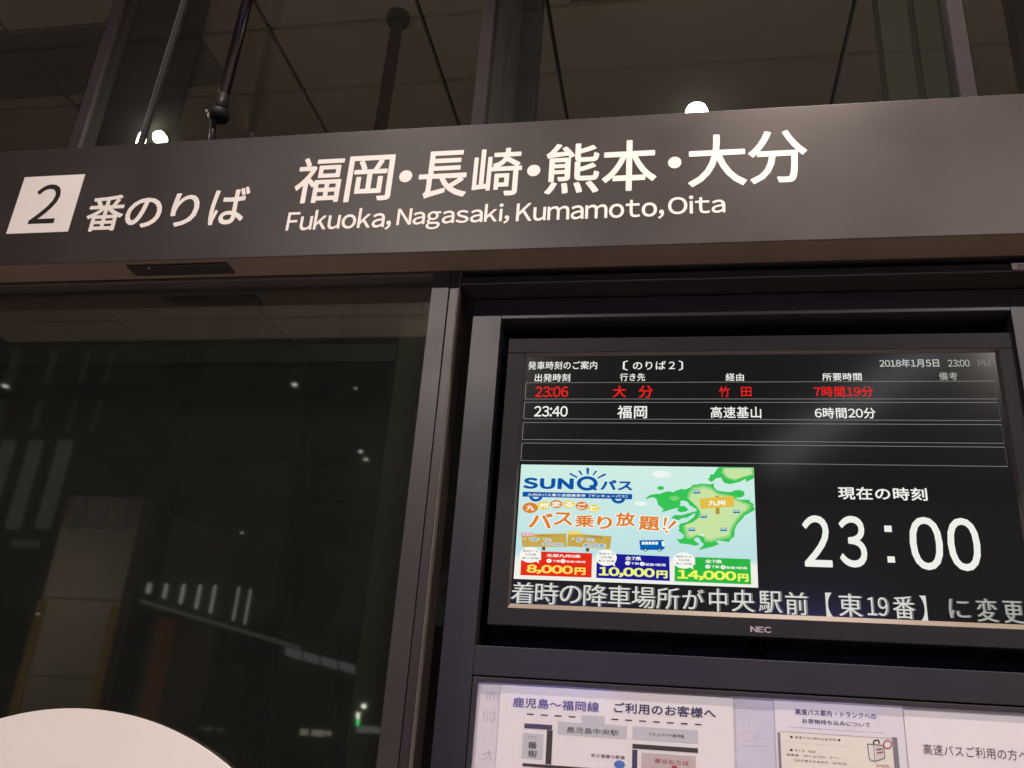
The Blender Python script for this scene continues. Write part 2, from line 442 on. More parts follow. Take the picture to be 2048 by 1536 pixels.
pane(1943, (5.0,), 100, 'transom glass pane right of the pale mullion')
# upright glass fin with dark gasket at the joint
fin = empty('glass_fin', at(298, 287, GL)); tag(fin, 'upright glass fin with a black gasket rising from the left uplight', 'glass fin')
def slant(name, uv0, uv1, wpx, Y0, Y1, material):
    a = at(*uv0, Y0); b = at(*uv1, Y0); 
    t = (ZT - .02 - a.z) / (b.z - a.z); a2 = a + (b - a) * t; t = (ZM - a.z) / (b.z - a.z); b2 = a + (b - a) * t
    wd = wpx / FOC * Y0 * 1.12
    quadbox(name, [(a2.x, a2.z), (a2.x + wd, a2.z), (b2.x + wd, b2.z), (b2.x, b2.z)], Y0, Y1, material, fin)
FINM = mat('fin_edge_glass', (.07, .075, .07), .6, .0, .2, grain=.1, gscale=12)
slant('glass_edge', (282, 262), (363, 0), 3.5, 1.765, 1.772, FINM)
slant('gasket', (286.5, 262), (368, 0), 8, 1.766, 1.776, DARK)

# ------------------------------------------------------------------ door: jambs, header, glass, stile
YJ = 1.7985
zb = .0
dfr = empty('door_frame', (at(868, 560, YJ).x, YJ, 0)); tag(dfr, 'dark grey metal door frame left of the display cabinet', 'door frame')
xj0 = at(765, 1420, YJ).x; xj1 = at(807, 1420, YJ).x; xj2 = at(808.5, 1420, YJ).x; xj3 = at(829.5, 1420, YJ).x
box('jamb', xj0, xj1, YJ, YJ + .075, zb, ZS - .001, FRAME, dfr, bevel=.0012)
box('trim_strip', xj2, xj3, YJ + .002, YJ + .09, zb, ZS - .001, mat('trim_paint', (.034, .027, .026), .4, .3, grain=.1, gscale=5, fleck=.2), dfr, bevel=.0012)
box('jamb_edge', xj3 + .0002, xj3 + .0022, YJ - .0005, YJ + .02, zb, ZS - .001, mat('edge_aluminium', (.11, .095, .085), .55, .2, grain=.1), dfr)  # edge highlight put in as a paler strip
box('header_track', -3.6, xj0 - .0005, YJ + .008, YJ + .05, at(860, 551, YJ).z, ZS - .0005, FRAME, dfr, bevel=.0015)
box('track_lip', -3.6, xj0 - .0005, YJ + .003, YJ + .0078, at(860, 549, YJ).z, at(860, 544, YJ).z, mat('track_paint', (.11, .09, .085), .4, .2, grain=.1), dfr)  # lit strip of the track, its light put into a paler colour
door = empty('glass_door', (-1.6, GL, 0)); tag(door, 'dark automatic glass door mirroring the street at night, left of the cabinet', 'door')
box('glass_pane', -3.6, xj0 - .001, GL, GL + .008, .02, at(860, 552, GL).z, GLASS, door)
x0 = at(801, 650, 1.86).x; x1 = at(862, 650, 1.86).x
box('stile', x0, x1, 1.86, 1.90, .02, at(860, 640, 1.86).z, OLIVE, door, bevel=.002)
box('top_rail', -3.6, x0 - .001, 1.862, 1.898, at(400, 725, 1.86).z, at(400, 690, 1.86).z, mat('dark_rail_paint', (.012, .011, .010), .5, grain=.1), door, bevel=.002)

# white round panel on the door glass
cx, cz, cr = -.6667 * (GL - .006), CAMZ - .3459 * (GL - .006), .3667 * (GL - .006)
disc = tube('round_sign', (cx, GL - .001, cz), (cx, GL - .006, cz), cr, cr, mat('white_sign_board', (.80, .77, .74), .55, grain=.02, gscale=5), None, seg=160)
tag(disc, 'large plain white round sign on the door glass at lower left', 'sign')

# door sensor under the beam
ys0, ys1 = 1.71 * 1.0085, 1.71 * 1.038
sx0 = -.7722 * ys0; sx1 = -.6185 * ys0
sens = empty('door_sensor', ((sx0 + sx1) / 2, ys0, ZS)); tag(sens, 'flat black door sensor under the sign beam', 'sensor')
box('body', sx0, sx1, ys0 + .002, ys1, ZS - .006, ZS - .0006, mat('sensor_plastic', (.012, .009, .009), .35, grain=.1), sens, bevel=.002)
p = at(297, 538, 1.735)
tube('indicator', (p.x, 1.735, ZS - .0062), (p.x, 1.735, ZS - .0072), .0022, .0018, mat('indicator_lens', (.8, .78, .75), .3), sens, seg=12)

# ------------------------------------------------------------------ right bay: black reveal, header rail, cabinet
YC = 1.8725
YH = 1.804
bay = empty('bay_frame', (.3, YH, 0)); tag(bay, 'dark metal header rail and reveal around the display cabinet', 'frame')
zh1 = at(1000, 552.5, YH).z; zh0 = at(1000, 568, YH).z
box('header_rail', xj3 + .004, 2.6, YH, 1.89, zh0, zh1, mat('rail_paint', (.022, .021, .022), .4, .3, grain=.1, gscale=5, fleck=.2), bay, bevel=.0015)
box('rail_lip', xj3 + .004, 2.6, YH - .0012, YH - .0002, zh0 + .0005, zh0 + .0028, MATS['edge_aluminium'], bay)  # added strip: bright lower edge of the rail put into its colour
box('soffit_board', xj3 + .004, 2.64, 1.798, 2.05, ZS + .001, ZS + .02, DARK, bay)
box('backing', xj3 + .004, 2.6, 2.03, 2.05, 0, ZS, DARK, bay)
box('reveal_side', 2.6, 2.64, 1.81, 2.05, 0, ZS, DARK, bay)
lab = empty('number_label', at(2036, 534, YH - .0025)); tag(lab, 'tiny white label marked 25 on the header rail at the right edge', 'label')
al = at(2022, 527.5, YH); bl = at(2074, 538.5, YH)
box('label_card', al.x, bl.x, YH - .0026, YH - .0014, bl.z, al.z, mat('label_card', (.6, .55, .53), .6), lab)
text('label_number', '25', (2034, 529), (2048, 536.5), YH - .003, mat('label_ink', (.08, .04, .05), .6), lab, off=.01)

cab = empty('display_cabinet', (.16, YC, 0)); tag(cab, 'dark purple grey steel cabinet holding the timetable screen and the notice case', 'cabinet')
xc0 = -.258 * YC; xr0 = -.2204 * YC; xr1 = .3771 * YC; xc1 = .430 * YC
zc1 = CAMZ + .5429 * YC; zr1 = CAMZ + .515 * YC; zr0 = CAMZ + .1131 * YC; zg = CAMZ + .0822 * YC
DC = .15
box('top_rail', xr0, xr1, YC, YC + DC, zr1, zc1, CAB, cab, bevel=.0012)
box('stile', xc0, xr0 - .0002, YC, YC + DC, 0, zc1, CAB, cab, bevel=.0012)
box('stile', xr1 + .0002, xc1, YC, YC + DC, 0, zc1, CAB, cab, bevel=.0012)
box('middle_rail', xr0, xr1, YC, YC + DC, zg, zr0, CAB, cab, bevel=.0014)
box('back_panel', xr0, xr1, YC + .13, YC + .149, zg, zr1, DARK, cab)
box('base_panel', xr0, xr1, YC, YC + DC, 0, .3995, CAB, cab, bevel=.0014)
br_ = box('screen_bracket', at(1500, 1300, 1.97).x, at(1530, 1300, 1.97).x, 1.965, 1.985, zr0, zr0 + .2, COLB, cab)
# notice case door below: narrow frame behind a dark joint
zf1 = zg - .0035; zw1 = CAMZ + .0758 * YC; xf0 = xr0 - .002 + .0035; xw0 = -.2142 * YC; xw1 = .372 * YC; xf1 = xr1 - .003
case = empty('notice_case', (.16, YC, .35)); tag(case, 'glazed notice case with paper notices under the timetable screen', 'notice case')
NF = mat('notice_frame_paint', (.040, .037, .042), .38, .35, grain=.08, gscale=4, fleck=.2)
box('case_rail', xf0, xf1, YC + .0005, YC + .03, zw1, zf1, NF, case, bevel=.001)
box('case_stile', xf0, xw0, YC + .0005, YC + .03, .4, zw1 - .0002, NF, case, bevel=.001)
box('case_stile', xw1, xf1, YC + .0005, YC + .03, .4, zw1 - .0002, NF, case, bevel=.001)
box('backboard', xw0, xw1, YC + .0082, YC + .014, .4, zw1 - .0004, mat('board_felt', (.62, .60, .66), .8, grain=.04), case)
box('glass_pane', xw0, xw1, YC + .0015, YC + .0035, .4, zw1 - .0005, GLASS3, case)

# ------------------------------------------------------------------ television
YB = 1.885; YS = 1.8935
tv = empty('television', (.17, YB, zr0 + .03)); tag(tv, 'wide black framed screen showing the bus departure timetable and the clock 23:00', 'television')
bx0 = -.2085 * YB; bx1 = .3756 * YB; bz1 = CAMZ + .4868 * YB; bz0 = CAMZ + .1361 * YB
TLc = at(1055, 713, YS); TRc = at(1981, 711, YS); BLc = at(1020.5, 1206.6, YS)
sx0_, sx1_, sz1_, sz0_ = BLc.x, TRc.x, TLc.z, BLc.z
sx1_ = .3535 * YS
ix0, ix1, iz0, iz1 = sx0_ - .004, sx1_ + .004, sz0_ - .010, sz1_ + .006       # bezel opening at its front edge
def bez(name, pts):
    return quadbox(name, pts, YB, YB + .055, BEZEL, tv, bevel=.0012)
bez('bezel', [(bx0, iz1), (bx1, iz1), (bx1, bz1), (bx0, bz1)])
bez('bezel', [(bx0, bz0), (bx1, bz0), (bx1, iz0), (bx0, iz0)])
bez('bezel', [(bx0, iz0 + .0002), (ix0, iz0 + .0002), (ix0, iz1 - .0002), (bx0, iz1 - .0002)])
bez('bezel', [(ix1, iz0 + .0002), (bx1, iz0 + .0002), (bx1, iz1 - .0002), (ix1, iz1 - .0002)])
LIP_LIT = mat('tv_lip_plastic', (.20, .165, .13), .42, grain=.05, gscale=20)  # bottom lip faces up: lamp light put into its paler colour
LIP_SHADE = mat('tv_inner_lip', (.06, .052, .052), .42, grain=.05, gscale=20)  # same lip on the other sides, shade put into its colour
def lip(name, v, m_): mesh_obj(name, v, [(0, 1, 2, 3)], m_, tv)
y0_, y1_ = YB + .0012, YS + .0005
lip('bezel_lip', [(ix0, y0_, iz0), (ix1, y0_, iz0), (sx1_, y1_, sz0_), (sx0_, y1_, sz0_)], LIP_SHADE if False else LIP_LIT)
lip('bezel_lip', [(ix0, y0_, iz1), (ix1, y0_, iz1), (sx1_, y1_, sz1_), (sx0_, y1_, sz1_)], LIP_SHADE)
lip('bezel_lip', [(ix0, y0_, iz0), (ix0, y0_, iz1), (sx0_, y1_, sz1_), (sx0_, y1_, sz0_)], LIP_SHADE)
lip('bezel_lip', [(ix1, y0_, iz0), (ix1, y0_, iz1), (sx1_, y1_, sz1_), (sx1_, y1_, sz0_)], LIP_SHADE)
text('maker_logo', 'NEC', (1500.5, 1252), (1543, 1266), YB - .0006, mat('logo_silver', (.42, .38, .40), .4, .2), tv, off=.03)

SCR = bpy.data.materials.new('screen_black'); SCR.use_nodes = True
b = SCR.node_tree.nodes['Principled BSDF']
b.inputs['Base Color'].default_value = (.006, .006, .006, 1); b.inputs['Roughness'].default_value = .13
b.inputs['Specular IOR Level'].default_value = .5
b.inputs['Emission Color'].default_value = (.8, .8, .85, 1); b.inputs['Emission Strength'].default_value = .006
scr = box('screen', sx0_ - .001, sx1_ + .001, YS + .001, YS + .02, sz0_ - .001, sz1_ + .001, SCR, tv)
# printed light of the screen: thin sheets in front of the black panel
Y1 = YS + .0007; Y2 = YS + .0004; Y3 = YS + .0001; Y4 = YS - .0002; Y5 = YS - .0005
WH = emis('screen_white', rgb(238, 240, 232)); RD = emis('screen_red', rgb(235, 35, 30)); GRY = emis('screen_grey_line', rgb(150, 150, 147))
DM = emis('screen_dim_white', rgb(200, 200, 195)); 
def st(s_, tl, br, m_=WH, off=.012, Y=Y1, n='screen_text', **k): return text(n, s_, tl, br, Y, m_, scr, off=off, **k)
# rows written with coordinates of the photograph
st('発車時刻のご案内', (1057, 723), (1194, 738.5), off=.01)
st('〔', (1246, 721), (1256, 741)); st('のりば２', (1266, 722.5), (1350, 739), off=.01); st('〕', (1357, 721), (1366, 741))
st('2018年1月5日', (1758, 718.5), (1879, 734), DM, .012)
st('23:00', (1895, 719.5), (1940, 733), emis('screen_mid_white', rgb(185, 185, 180)), .004); st('PM', (1955, 720), (1981, 733), emis('screen_faint_white', rgb(130, 130, 128)), .0)
st('出発時刻', (1070, 747.5), (1140, 763), off=.012); st('行き先', (1240, 746.5), (1290, 762), off=.012)
st('経由', (1451, 746.5), (1488, 762), off=.012); st('所要時間', (1644, 746), (1724, 761), off=.012); st('備考', (1877, 744.5), (1916, 760.5), emis('screen_grey_text', rgb(165, 168, 160)), .008)
st('23:06', (1071, 773), (1136, 794), RD, .012); st('大', (1226, 771.5), (1252, 795), RD, .012); st('分', (1277, 771), (1306, 795.5), RD, .012)
st('竹', (1438, 773), (1460, 794), RD, .01); st('田', (1482, 774), (1503, 793), RD, .01); st('7時間19分', (1627, 772.5), (1747, 794), RD, .012)
st('23:40', (1069, 812), (1135, 833.5), WH, .016); st('福岡', (1235, 811), (1294, 837), WH, .016)
st('高速基山', (1421, 813), (1523, 836.5), WH, .014); st('6時間20分', (1629, 815), (1752, 837), WH, .014)
def line(a_, b_, h=1.3, m_=GRY):
    A = at(*a_, Y1); B = at(*b_, Y1); z = (A.z + B.z) / 2; t = h / FOC * YS * .5
    sheet_xz('table_line', [(A.x, z - t), (B.x, z - t), (B.x, z + t), (A.x, z + t)], Y1, m_, scr)
def vline(x, za, zb_, m_=GRY):
    sheet_xz('table_line', [(x - .0005, za), (x + .0005, za), (x + .0005, zb_), (x - .0005, zb_)], Y1, m_, scr)
xl = at(1052, 780, Y1).x
zr = [(at(1054, a_, Y1).z, at(1050, b_, Y1).z) for a_, b_ in ((765.5, 798), (804.5, 837.5), (845, 879), (886, 921))]
xl = at(1050, 798, Y1).x; xrr = at(1990, 765, Y1).x
GL3 = emis('screen_line_faint', rgb(80, 80, 78)); GL2 = emis('screen_line_dim', rgb(120, 120, 118))
for k, (za, zb_) in enumerate(zr):
    for z in (za, zb_):
        sheet_xz('table_line', [(xl, z - .00045), (xrr, z - .00045), (xrr, z + .00045), (xl, z + .00045)], Y1, GRY if k < 4 else GL2, scr)
    vline(xl, za, zb_)
    vline(xrr, za, zb_, GL3)
# current time
st('現在の時刻', (1675, 973), (1856, 1002), WH, .02)
st('2', (1603, 1030), (1666, 1135), WH, .014); st('3', (1674, 1031), (1737, 1136), WH, .014)
def sq(cx_, cy_): rect('clock_colon', (cx_ - 7.5, cy_ - 6.5), (cx_ + 8.5, cy_ + 6.5), Y1, WH, scr)
sq(1775.5, 1057.5); sq(1782, 1119)
st('0', (1814, 1033), (1892, 1141.5), WH, .014); st('0', (1889, 1035), (1968, 1143.5), WH, .014)
# ticker
TK = emis('ticker_white', rgb(215, 217, 210)); TK2 = emis('ticker_ghost', rgb(120, 122, 118)); TK3 = emis('ticker_dim', rgb(170, 170, 165))
tick = [('着', 1024, 1068, 1165, 1208), ('時', 1072, 1117, 1166, 1210), ('の', 1121, 1163, 1172, 1208), ('降', 1168, 1215, 1170, 1214), ('車', 1217, 1262, 1172, 1216), ('場', 1264, 1311, 1174, 1218),
        ('所', 1313, 1360, 1176, 1220), ('が', 1365, 1409, 1179, 1220), ('中', 1418, 1456, 1178, 1224), ('央', 1463, 1511, 1180, 1225), ('駅', 1517, 1566, 1183, 1227), ('前', 1570, 1618, 1185, 1231),
        ('【', 1650, 1669, 1186, 1235), ('東', 1676, 1727, 1188, 1235), ('19', 1733, 1779, 1195, 1233), ('番', 1784, 1833, 1193, 1239), ('】', 1838, 1859, 1192, 1243),
        ('に', 1896, 1942, 1199, 1238), ('変', 1950, 1999, 1198, 1245), ('更', 2004, 2051, 1203, 1248)]
for ch, u0, u1, v0, v1 in tick:
    m_ = TK if u0 < 1880 else TK3
    of = -.010 if ch not in '【】' else 0
    st(ch, (u0, v0 - 1), (u1 - 2.5, v1 - 1), m_, of, Y=Y1, n='ticker_text')
    if ch not in '【】': st(ch, (u0 + 3, v0 - 1), (u1 + 1, v1 - 1), TK2, of - .004, Y=YS + .0008, n='ticker_text')

# ---- bus pass advertisement on the screen
def P6(x, y): return (1020 + x / 4.0157, 920 + y / 4.0157)
def PL(x, y): return (1020 + x / 8.0314, 920 + y / 8.0314)          # left half close-up
def PR(x, y): return (1275 + x / 8.0314, 920 + y / 8.0314)
def PB(x, y): return (1020 + x / 8.0314, 1050 + y / 8.0314)
def PC(x, y): return (1275 + x / 8.0314, 1050 + y / 8.0314)
def vgrad(name, c0_, c1_, z0, z1, third=None):
    M = bpy.data.materials.new(name); M.use_nodes = True
    n = M.node_tree.nodes; l = M.node_tree.links; n.remove(n['Principled BSDF'])
    e = n.new('ShaderNodeEmission'); g = n.new('ShaderNodeNewGeometry'); sp = n.new('ShaderNodeSeparateXYZ')
    r = n.new('ShaderNodeMapRange'); r.inputs['From Min'].default_value = z0; r.inputs['From Max'].default_value = z1
    cr_ = n.new('ShaderNodeValToRGB'); cr_.color_ramp.elements[0].color = (*c0_, 1); cr_.color_ramp.elements[1].color = (*c1_, 1)
    if third:
        el = cr_.color_ramp.elements.new(.22); el.color = (*third, 1)
        el = cr_.color_ramp.elements.new(.17); el.color = (*c0_, 1)
    l.new(g.outputs['Position'], sp.inputs[0]); l.new(sp.outputs['Z'], r.inputs['Value']); l.new(r.outputs['Result'], cr_.inputs['Fac'])
    l.new(cr_.outputs['Color'], e.inputs['Color']); l.new(e.outputs[0], n['Material Output'].inputs['Surface'])
    return M
adTL = at(1043, 928, Y1); adBL = at(1027, 1157, Y1); adTR = at(1507, 936, Y1); adBR = at(1517, 1176, Y1)
ax0 = (adTL.x + adBL.x) / 2; ax1 = (adTR.x + adBR.x) / 2; az1 = (adTL.z + adTR.z) / 2; az0 = (adBL.z + adBR.z) / 2
ADB = vgrad('advert_backdrop', rgb(240, 240, 232), rgb(208, 238, 228), az0, az1, rgb(190, 225, 228))
sheet_xz('advert_background', [(ax0, az0), (ax1, az0), (ax1, az1), (ax0, az1)], Y1, ADB, scr)
BL_ = emis('advert_blue', rgb(8, 82, 165)); WT = emis('advert_white', rgb(246, 248, 240)); OR = emis('advert_orange', rgb(222, 128, 45)); YE = emis('advert_yellow', rgb(238, 210, 70))
def ad(s_, tl, br, m_, off=.02, Y=Y3, **k): return st(s_, tl, br, m_, off, Y, 'advert_text', **k)
ad('S', PL(218, 280), PL(445, 465), BL_, .05); ad('U', PL(485, 292), PL(725, 470), BL_, .05); ad('N', PL(768, 292), PL(1020, 472), BL_, .05)
def ring(name, cx_, cy_, rx, ry, wx, wy, m_, Y, a0=0, a1=360, seg=36):
    c = at(cx_, cy_, Y); kx = abs(at(cx_ + 1, cy_, Y).x - c.x); kz = abs(at(cx_, cy_ - 1, Y).z - c.z)
    vs = []; fs = []
    for k in range(seg + 1):
        q = math.radians(a0 + (a1 - a0) * k / seg)
        vs.append((c.x + rx * kx * math.cos(q), Y, c.z + ry * kz * math.sin(q)))
        vs.append((c.x + (rx - wx) * kx * math.cos(q), Y, c.z + (ry - wy) * kz * math.sin(q)))
    for k in range(seg): fs.append((2 * k, 2 * k + 1, 2 * k + 3, 2 * k + 2))
    return mesh_obj(name, vs, fs, m_, scr)
q8 = 1 / 8.0314
ring('advert_logo', *PL(1240, 376), 168 * q8, 116 * q8, 66 * q8, 46 * q8, BL_, Y3)
sheet('advert_logo', [PL(1262, 415), PL(1320, 395), PL(1400, 470), PL(1375, 492), PL(1340, 480)], Y4, BL_, scr)
for q_ in ([(1222, 130), (1275, 130), (1262, 232), (1236, 232)], [(1095, 178), (1125, 165), (1168, 235), (1145, 245)], [(1400, 180), (1372, 168), (1325, 240), (1345, 248)],
           [(948, 225), (970, 205), (1088, 272), (1072, 292)], [(1550, 238), (1520, 215), (1402, 280), (1415, 298)]):
    sheet('advert_logo', [PL(*p_) for p_ in q_], Y3, BL_, scr)
ad('パス', PL(1455, 318), PL(1965, 492), BL_, .045)
sheet('advert_band', [PL(206, 508), PL(1965, 548), PL(1960, 632), PL(200, 588)], Y3, BL_, scr)
ad('九州のバス乗り放題乗車券［サンキューパス］', PL(285, 532), PL(1880, 608), WT, .012, Y4)
ring('advert_logo', *PL(415, 588), 105 * q8, 80 * q8, 52 * q8, 42 * q8, BL_, Y2, 180, 360, 18)
ring('advert_logo', *PL(1740, 618), 110 * q8, 82 * q8, 55 * q8, 44 * q8, BL_, Y2, 180, 360, 18)
for i, (ch, cx_, cy_, r_) in enumerate((('九', 325, 768, 125), ('州', 540, 728, 100), ('ま', 745, 708, 98), ('る', 948, 714, 95), ('ご', 1155, 738, 100), ('と', 1345, 778, 92))):
    u, v = PL(cx_, cy_); ell('advert_disc', u, v, r_ * q8, r_ * .68 * q8, Y2 if i % 2 else Y3, OR if i % 2 == 0 else YE, scr, 22)
    ad(ch, (u - 8.5, v - 5.5), (u + 8.5, v + 5.5), WT, .04, Y4)
for ch, x0_, y0__, x1_, y1__, rr in (('バ', 310, 845, 680, 1100, -.03), ('ス', 705, 835, 1000, 1055, .0), ('乗', 1045, 880, 1350, 1085, .0), ('り', 1400, 900, 1640, 1115, -.0)):
    ad(ch, PL(x0_ - 16, y0__ - 12), PL(x1_ + 16, y1__ + 12), WT, .085, Y2, rot=rr); ad(ch, PL(x0_, y0__), PL(x1_, y1__), OR, .03, Y4, rot=rr)
for ch, x0_, y0__, x1_, y1__, rr in (('放', 850, 418, 1005, 535, .03), ('題', 1035, 450, 1200, 568, -.02)):
    ad(ch, P6(x0_ - 9, y0__ - 7), P6(x1_ + 9, y1__ + 7), WT, .085, Y2, rot=rr); ad(ch, P6(x0_, y0__), P6(x1_, y1__), OR, .03, Y4, rot=rr)
for s_, A_, B_, w_ in ((0, (1252, 462), (1240, 530), 8), (1, (1330, 492), (1272, 550), 9)):
    for m_, e_, Y_ in ((WT, 9, Y2), (OR, 0, Y4)):
        dx, dy = B_[0] - A_[0], B_[1] - A_[1]; L_ = math.hypot(dx, dy); ux, uy = dx / L_, dy / L_; w2 = w_ + e_
        sheet('advert_text', [P6(A_[0] - uy * w2 * 1.5 - ux * e_, A_[1] + ux * w2 * 1.5 - uy * e_), P6(A_[0] + uy * w2 * 1.5 - ux * e_, A_[1] - ux * w2 * 1.5 - uy * e_),
                              P6(B_[0] + uy * w2 * .8 + ux * e_, B_[1] - ux * w2 * .8 + uy * e_), P6(B_[0] - uy * w2 * .8 + ux * e_, B_[1] + ux * w2 * .8 + uy * e_)], Y_, m_, scr)
        u, v = P6(B_[0] - (2 if s_ == 0 else 14), B_[1] + (22 if s_ == 0 else 26)); ell('advert_text', u, v, (12 + e_) / 4.0157, (9 + e_) / 4.0157, Y_ + (.0001 if m_ is WT else 0), m_, scr, 16)
# map of the island
GR = emis('advert_green', rgb(55, 195, 85)); GR1 = emis('advert_green_pale', rgb(120, 208, 112)); GR2 = emis('advert_green_light', rgb(200, 228, 165)); SEA = emis('advert_sea', rgb(214, 240, 230))
isl = [(130, 615), (200, 560), (290, 545), (360, 545), (430, 515), (520, 500), (560, 520), (640, 485), (710, 463), (760, 475), (850, 440), (890, 400), (960, 392), (1030, 378), (1110, 385), (1170, 392),
       (1230, 375), (1225, 430), (1260, 475), (1300, 495), (1400, 510), (1500, 515), (1560, 488), (1640, 480), (1710, 505), (1722, 550), (1690, 590), (1640, 603), (1570, 605), (1590, 630), (1700, 638), (1830, 640),
       (1790, 660), (1880, 715), (1850, 740), (1895, 780), (1870, 815), (1800, 850), (1720, 890), (1690, 940), (1640, 990), (1590, 1050), (1560, 1124)]
isl2 = [(1560, 130), (1555, 185), (1500, 225), (1470, 275), (1400, 265), (1330, 250), (1250, 255), (1290, 290), (1310, 310), (1220, 345), (1100, 375), (985, 402), (1010, 365), (1055, 330), (1065, 300), (1020, 270),
        (1000, 215), (950, 195), (905, 225), (930, 265), (985, 300), (970, 330), (900, 330), (850, 315), (680, 295), (650, 250), (610, 225), (690, 228), (740, 205), (745, 160), (700, 125), (655, 90), (680, 45), (650, 0)]
isl3 = [(660, 1080), (690, 1020), (790, 1000), (860, 950), (915, 905), (930, 850), (955, 800), (900, 760), (840, 730), (810, 675), (740, 650), (680, 660), (700, 700), (670, 735), (760, 742), (815, 790), (790, 825),
        (690, 840), (630, 815), (660, 765), (560, 790), (440, 825), (380, 838), (420, 790), (330, 720), (310, 640), (270, 600), (215, 605), (150, 625)]
outl = [PR(*q) for q in isl] + [PC(*q) for q in isl2] + [PR(*q) for q in isl3]
def clipx(px, Y=Y2):
    out = []
    for u, v in px:
        p_ = at(u, v, Y); out.append((min(p_.x, ax1 - .0004), min(max(p_.z, az0), az1 - .0004)))
    return out
sheet_xz('advert_map', clipx(outl), Y2, GR, scr)
sheet_xz('advert_map', clipx([PR(*q) for q in [(1300, 110), (1880, 110), (1885, 290), (1800, 330), (1745, 350), (1735, 300), (1660, 345), (1560, 370), (1480, 388), (1400, 370), (1365, 330), (1340, 280), (1260, 295), (1210, 340), (1170, 352), (1130, 295), (1165, 285), (1160, 235), (1220, 230)]]), Y2, GR, scr)
ell('advert_map', *PR(372, 450), 7, 4, Y2, GR, scr, 12)
sheet('advert_map', [PR(*q) for q in [(540, 935), (590, 885), (720, 885), (830, 850), (940, 822), (940, 845), (870, 880), (800, 925), (710, 935), (660, 968), (590, 950)]], Y2, GR, scr)
def shrink(px, cx_, cy_, f): return [(cx_ + (u - cx_) * f, cy_ + (v - cy_) * f) for u, v in px]
core = [PR(*q) for q in [(840, 520), (900, 450), (1060, 420), (1180, 450), (1290, 540), (1460, 570), (1640, 660), (1800, 720), (1790, 790), (1680, 860), (1600, 960), (1520, 1080)]] + \
       [PC(*q) for q in [(1510, 60), (1480, 190), (1330, 220), (1180, 260), (1090, 250), (1060, 170), (960, 160), (850, 215), (790, 190), (770, 90), (740, 10)]] + \
       [PR(*q) for q in [(870, 1010), (980, 930), (1010, 840), (960, 760), (880, 680), (810, 620)]]
mcx, mcy = PR(1200, 850)
sheet('advert_map', shrink(core, mcx, mcy, 1.05), Y3, GR1, scr)
sheet('advert_map', shrink(core, mcx, mcy, .99), Y3 - .0001, emis('advert_green_mid', rgb(165, 218, 140)), scr)
sheet('advert_map', shrink(core, mcx, mcy, .92), Y3 - .0002, GR2, scr)
for f_, m_, Y_ in ((1.12, GR1, Y3), (.95, GR2, Y3 - .0001)):
    q_ = [PR(*q) for q in [(1380, 132), (1840, 132), (1850, 230), (1700, 270), (1560, 320), (1440, 280), (1370, 200)]]
    sheet_xz('advert_map', clipx(shrink(q_, *PR(1600, 180), f_), Y_), Y_, m_, scr)
sheet('advert_map', [PR(*q) for q in [(500, 600), (620, 570), (680, 610), (640, 650), (560, 660)]], Y3, GR1, scr)
sheet('advert_map', [PC(*q) for q in [(965, 150), (1000, 132), (1085, 155), (1060, 185)]], Y4, SEA, scr)
CL = emis('advert_cloud', rgb(238, 244, 238))
for cx_, cy_, r_ in ((380, 230, 150), (330, 225, 90), (430, 245, 100), (60, 700, 95), (20, 690, 70)):
    ell('advert_cloud', *PR(cx_, cy_), r_ * q8, r_ * .38 * q8, Y3 if r_ != 150 else Y2, CL, scr, 18)
# signpost and small buses on the map
SGN = emis('advert_signpost', rgb(228, 190, 75)); PST = emis('advert_post', rgb(175, 150, 50))
sheet('advert_signpost', [PR(1250, 575), PR(1310, 575), PR(1320, 870), PR(1255, 870)], Y4, PST, scr)
sheet('advert_signpost', [PR(990, 620), PR(1535, 575), PR(1560, 750), PR(1015, 785)], Y4 - .0001, SGN, scr)
ad('九州', PR(1130, 645), PR(1412, 735), WT, .04, Y5, rot=.04)
def mini_bus(c, s=1, flip=False, f=None):
    u, v = c; f = -1 if flip else 1
    sheet('advert_bus', [(u - 7 * s * f, v - 3 * s), (u + 7 * s * f, v - 3.4 * s), (u + 7.2 * s * f, v + 3 * s), (u - 6 * s * f, v + 3.2 * s)], Y4, emis('advert_bus_blue', rgb(35, 110, 160)), scr)
    sheet('advert_bus', [(u - 6 * s * f, v - 2 * s), (u + 6 * s * f, v - 2.4 * s), (u + 6 * s * f, v + .1 * s), (u - 6.4 * s * f, v)], Y5, emis('advert_bus_window', rgb(190, 232, 238)), scr)
for c in (PR(950, 515), PR(1060, 905), PR(1588, 828), PC(868, 72), PC(1380, 72)): mini_bus(c)
BB = emis('advert_bus_body', rgb(0, 100, 180)); BK = emis('advert_black', rgb(20, 30, 40))
sheet('advert_bus', [PC(30, 245), PC(420, 240), PC(425, 262), PC(385, 266), PC(395, 340), PC(440, 350), PC(435, 375), PC(400, 400), PC(45, 402)], Y2, BB, scr)
sheet('advert_bus', [PC(388, 262), PC(428, 260), PC(436, 340), PC(400, 338)], Y3, WT, scr)
for k in range(5):
    xx = 68 + k * 54
    sheet('advert_bus', [PC(xx, 270), PC(xx + 44, 268), PC(xx + 46, 312), PC(xx + 4, 316)], Y3, WT, scr)
for xx in (128, 353):
    ell('advert_bus', *PC(xx, 400), 4.2, 3.2, Y3, BK, scr, 16); ell('advert_bus', *PC(xx, 401), 2, 1.7, Y4, WT, scr, 12)
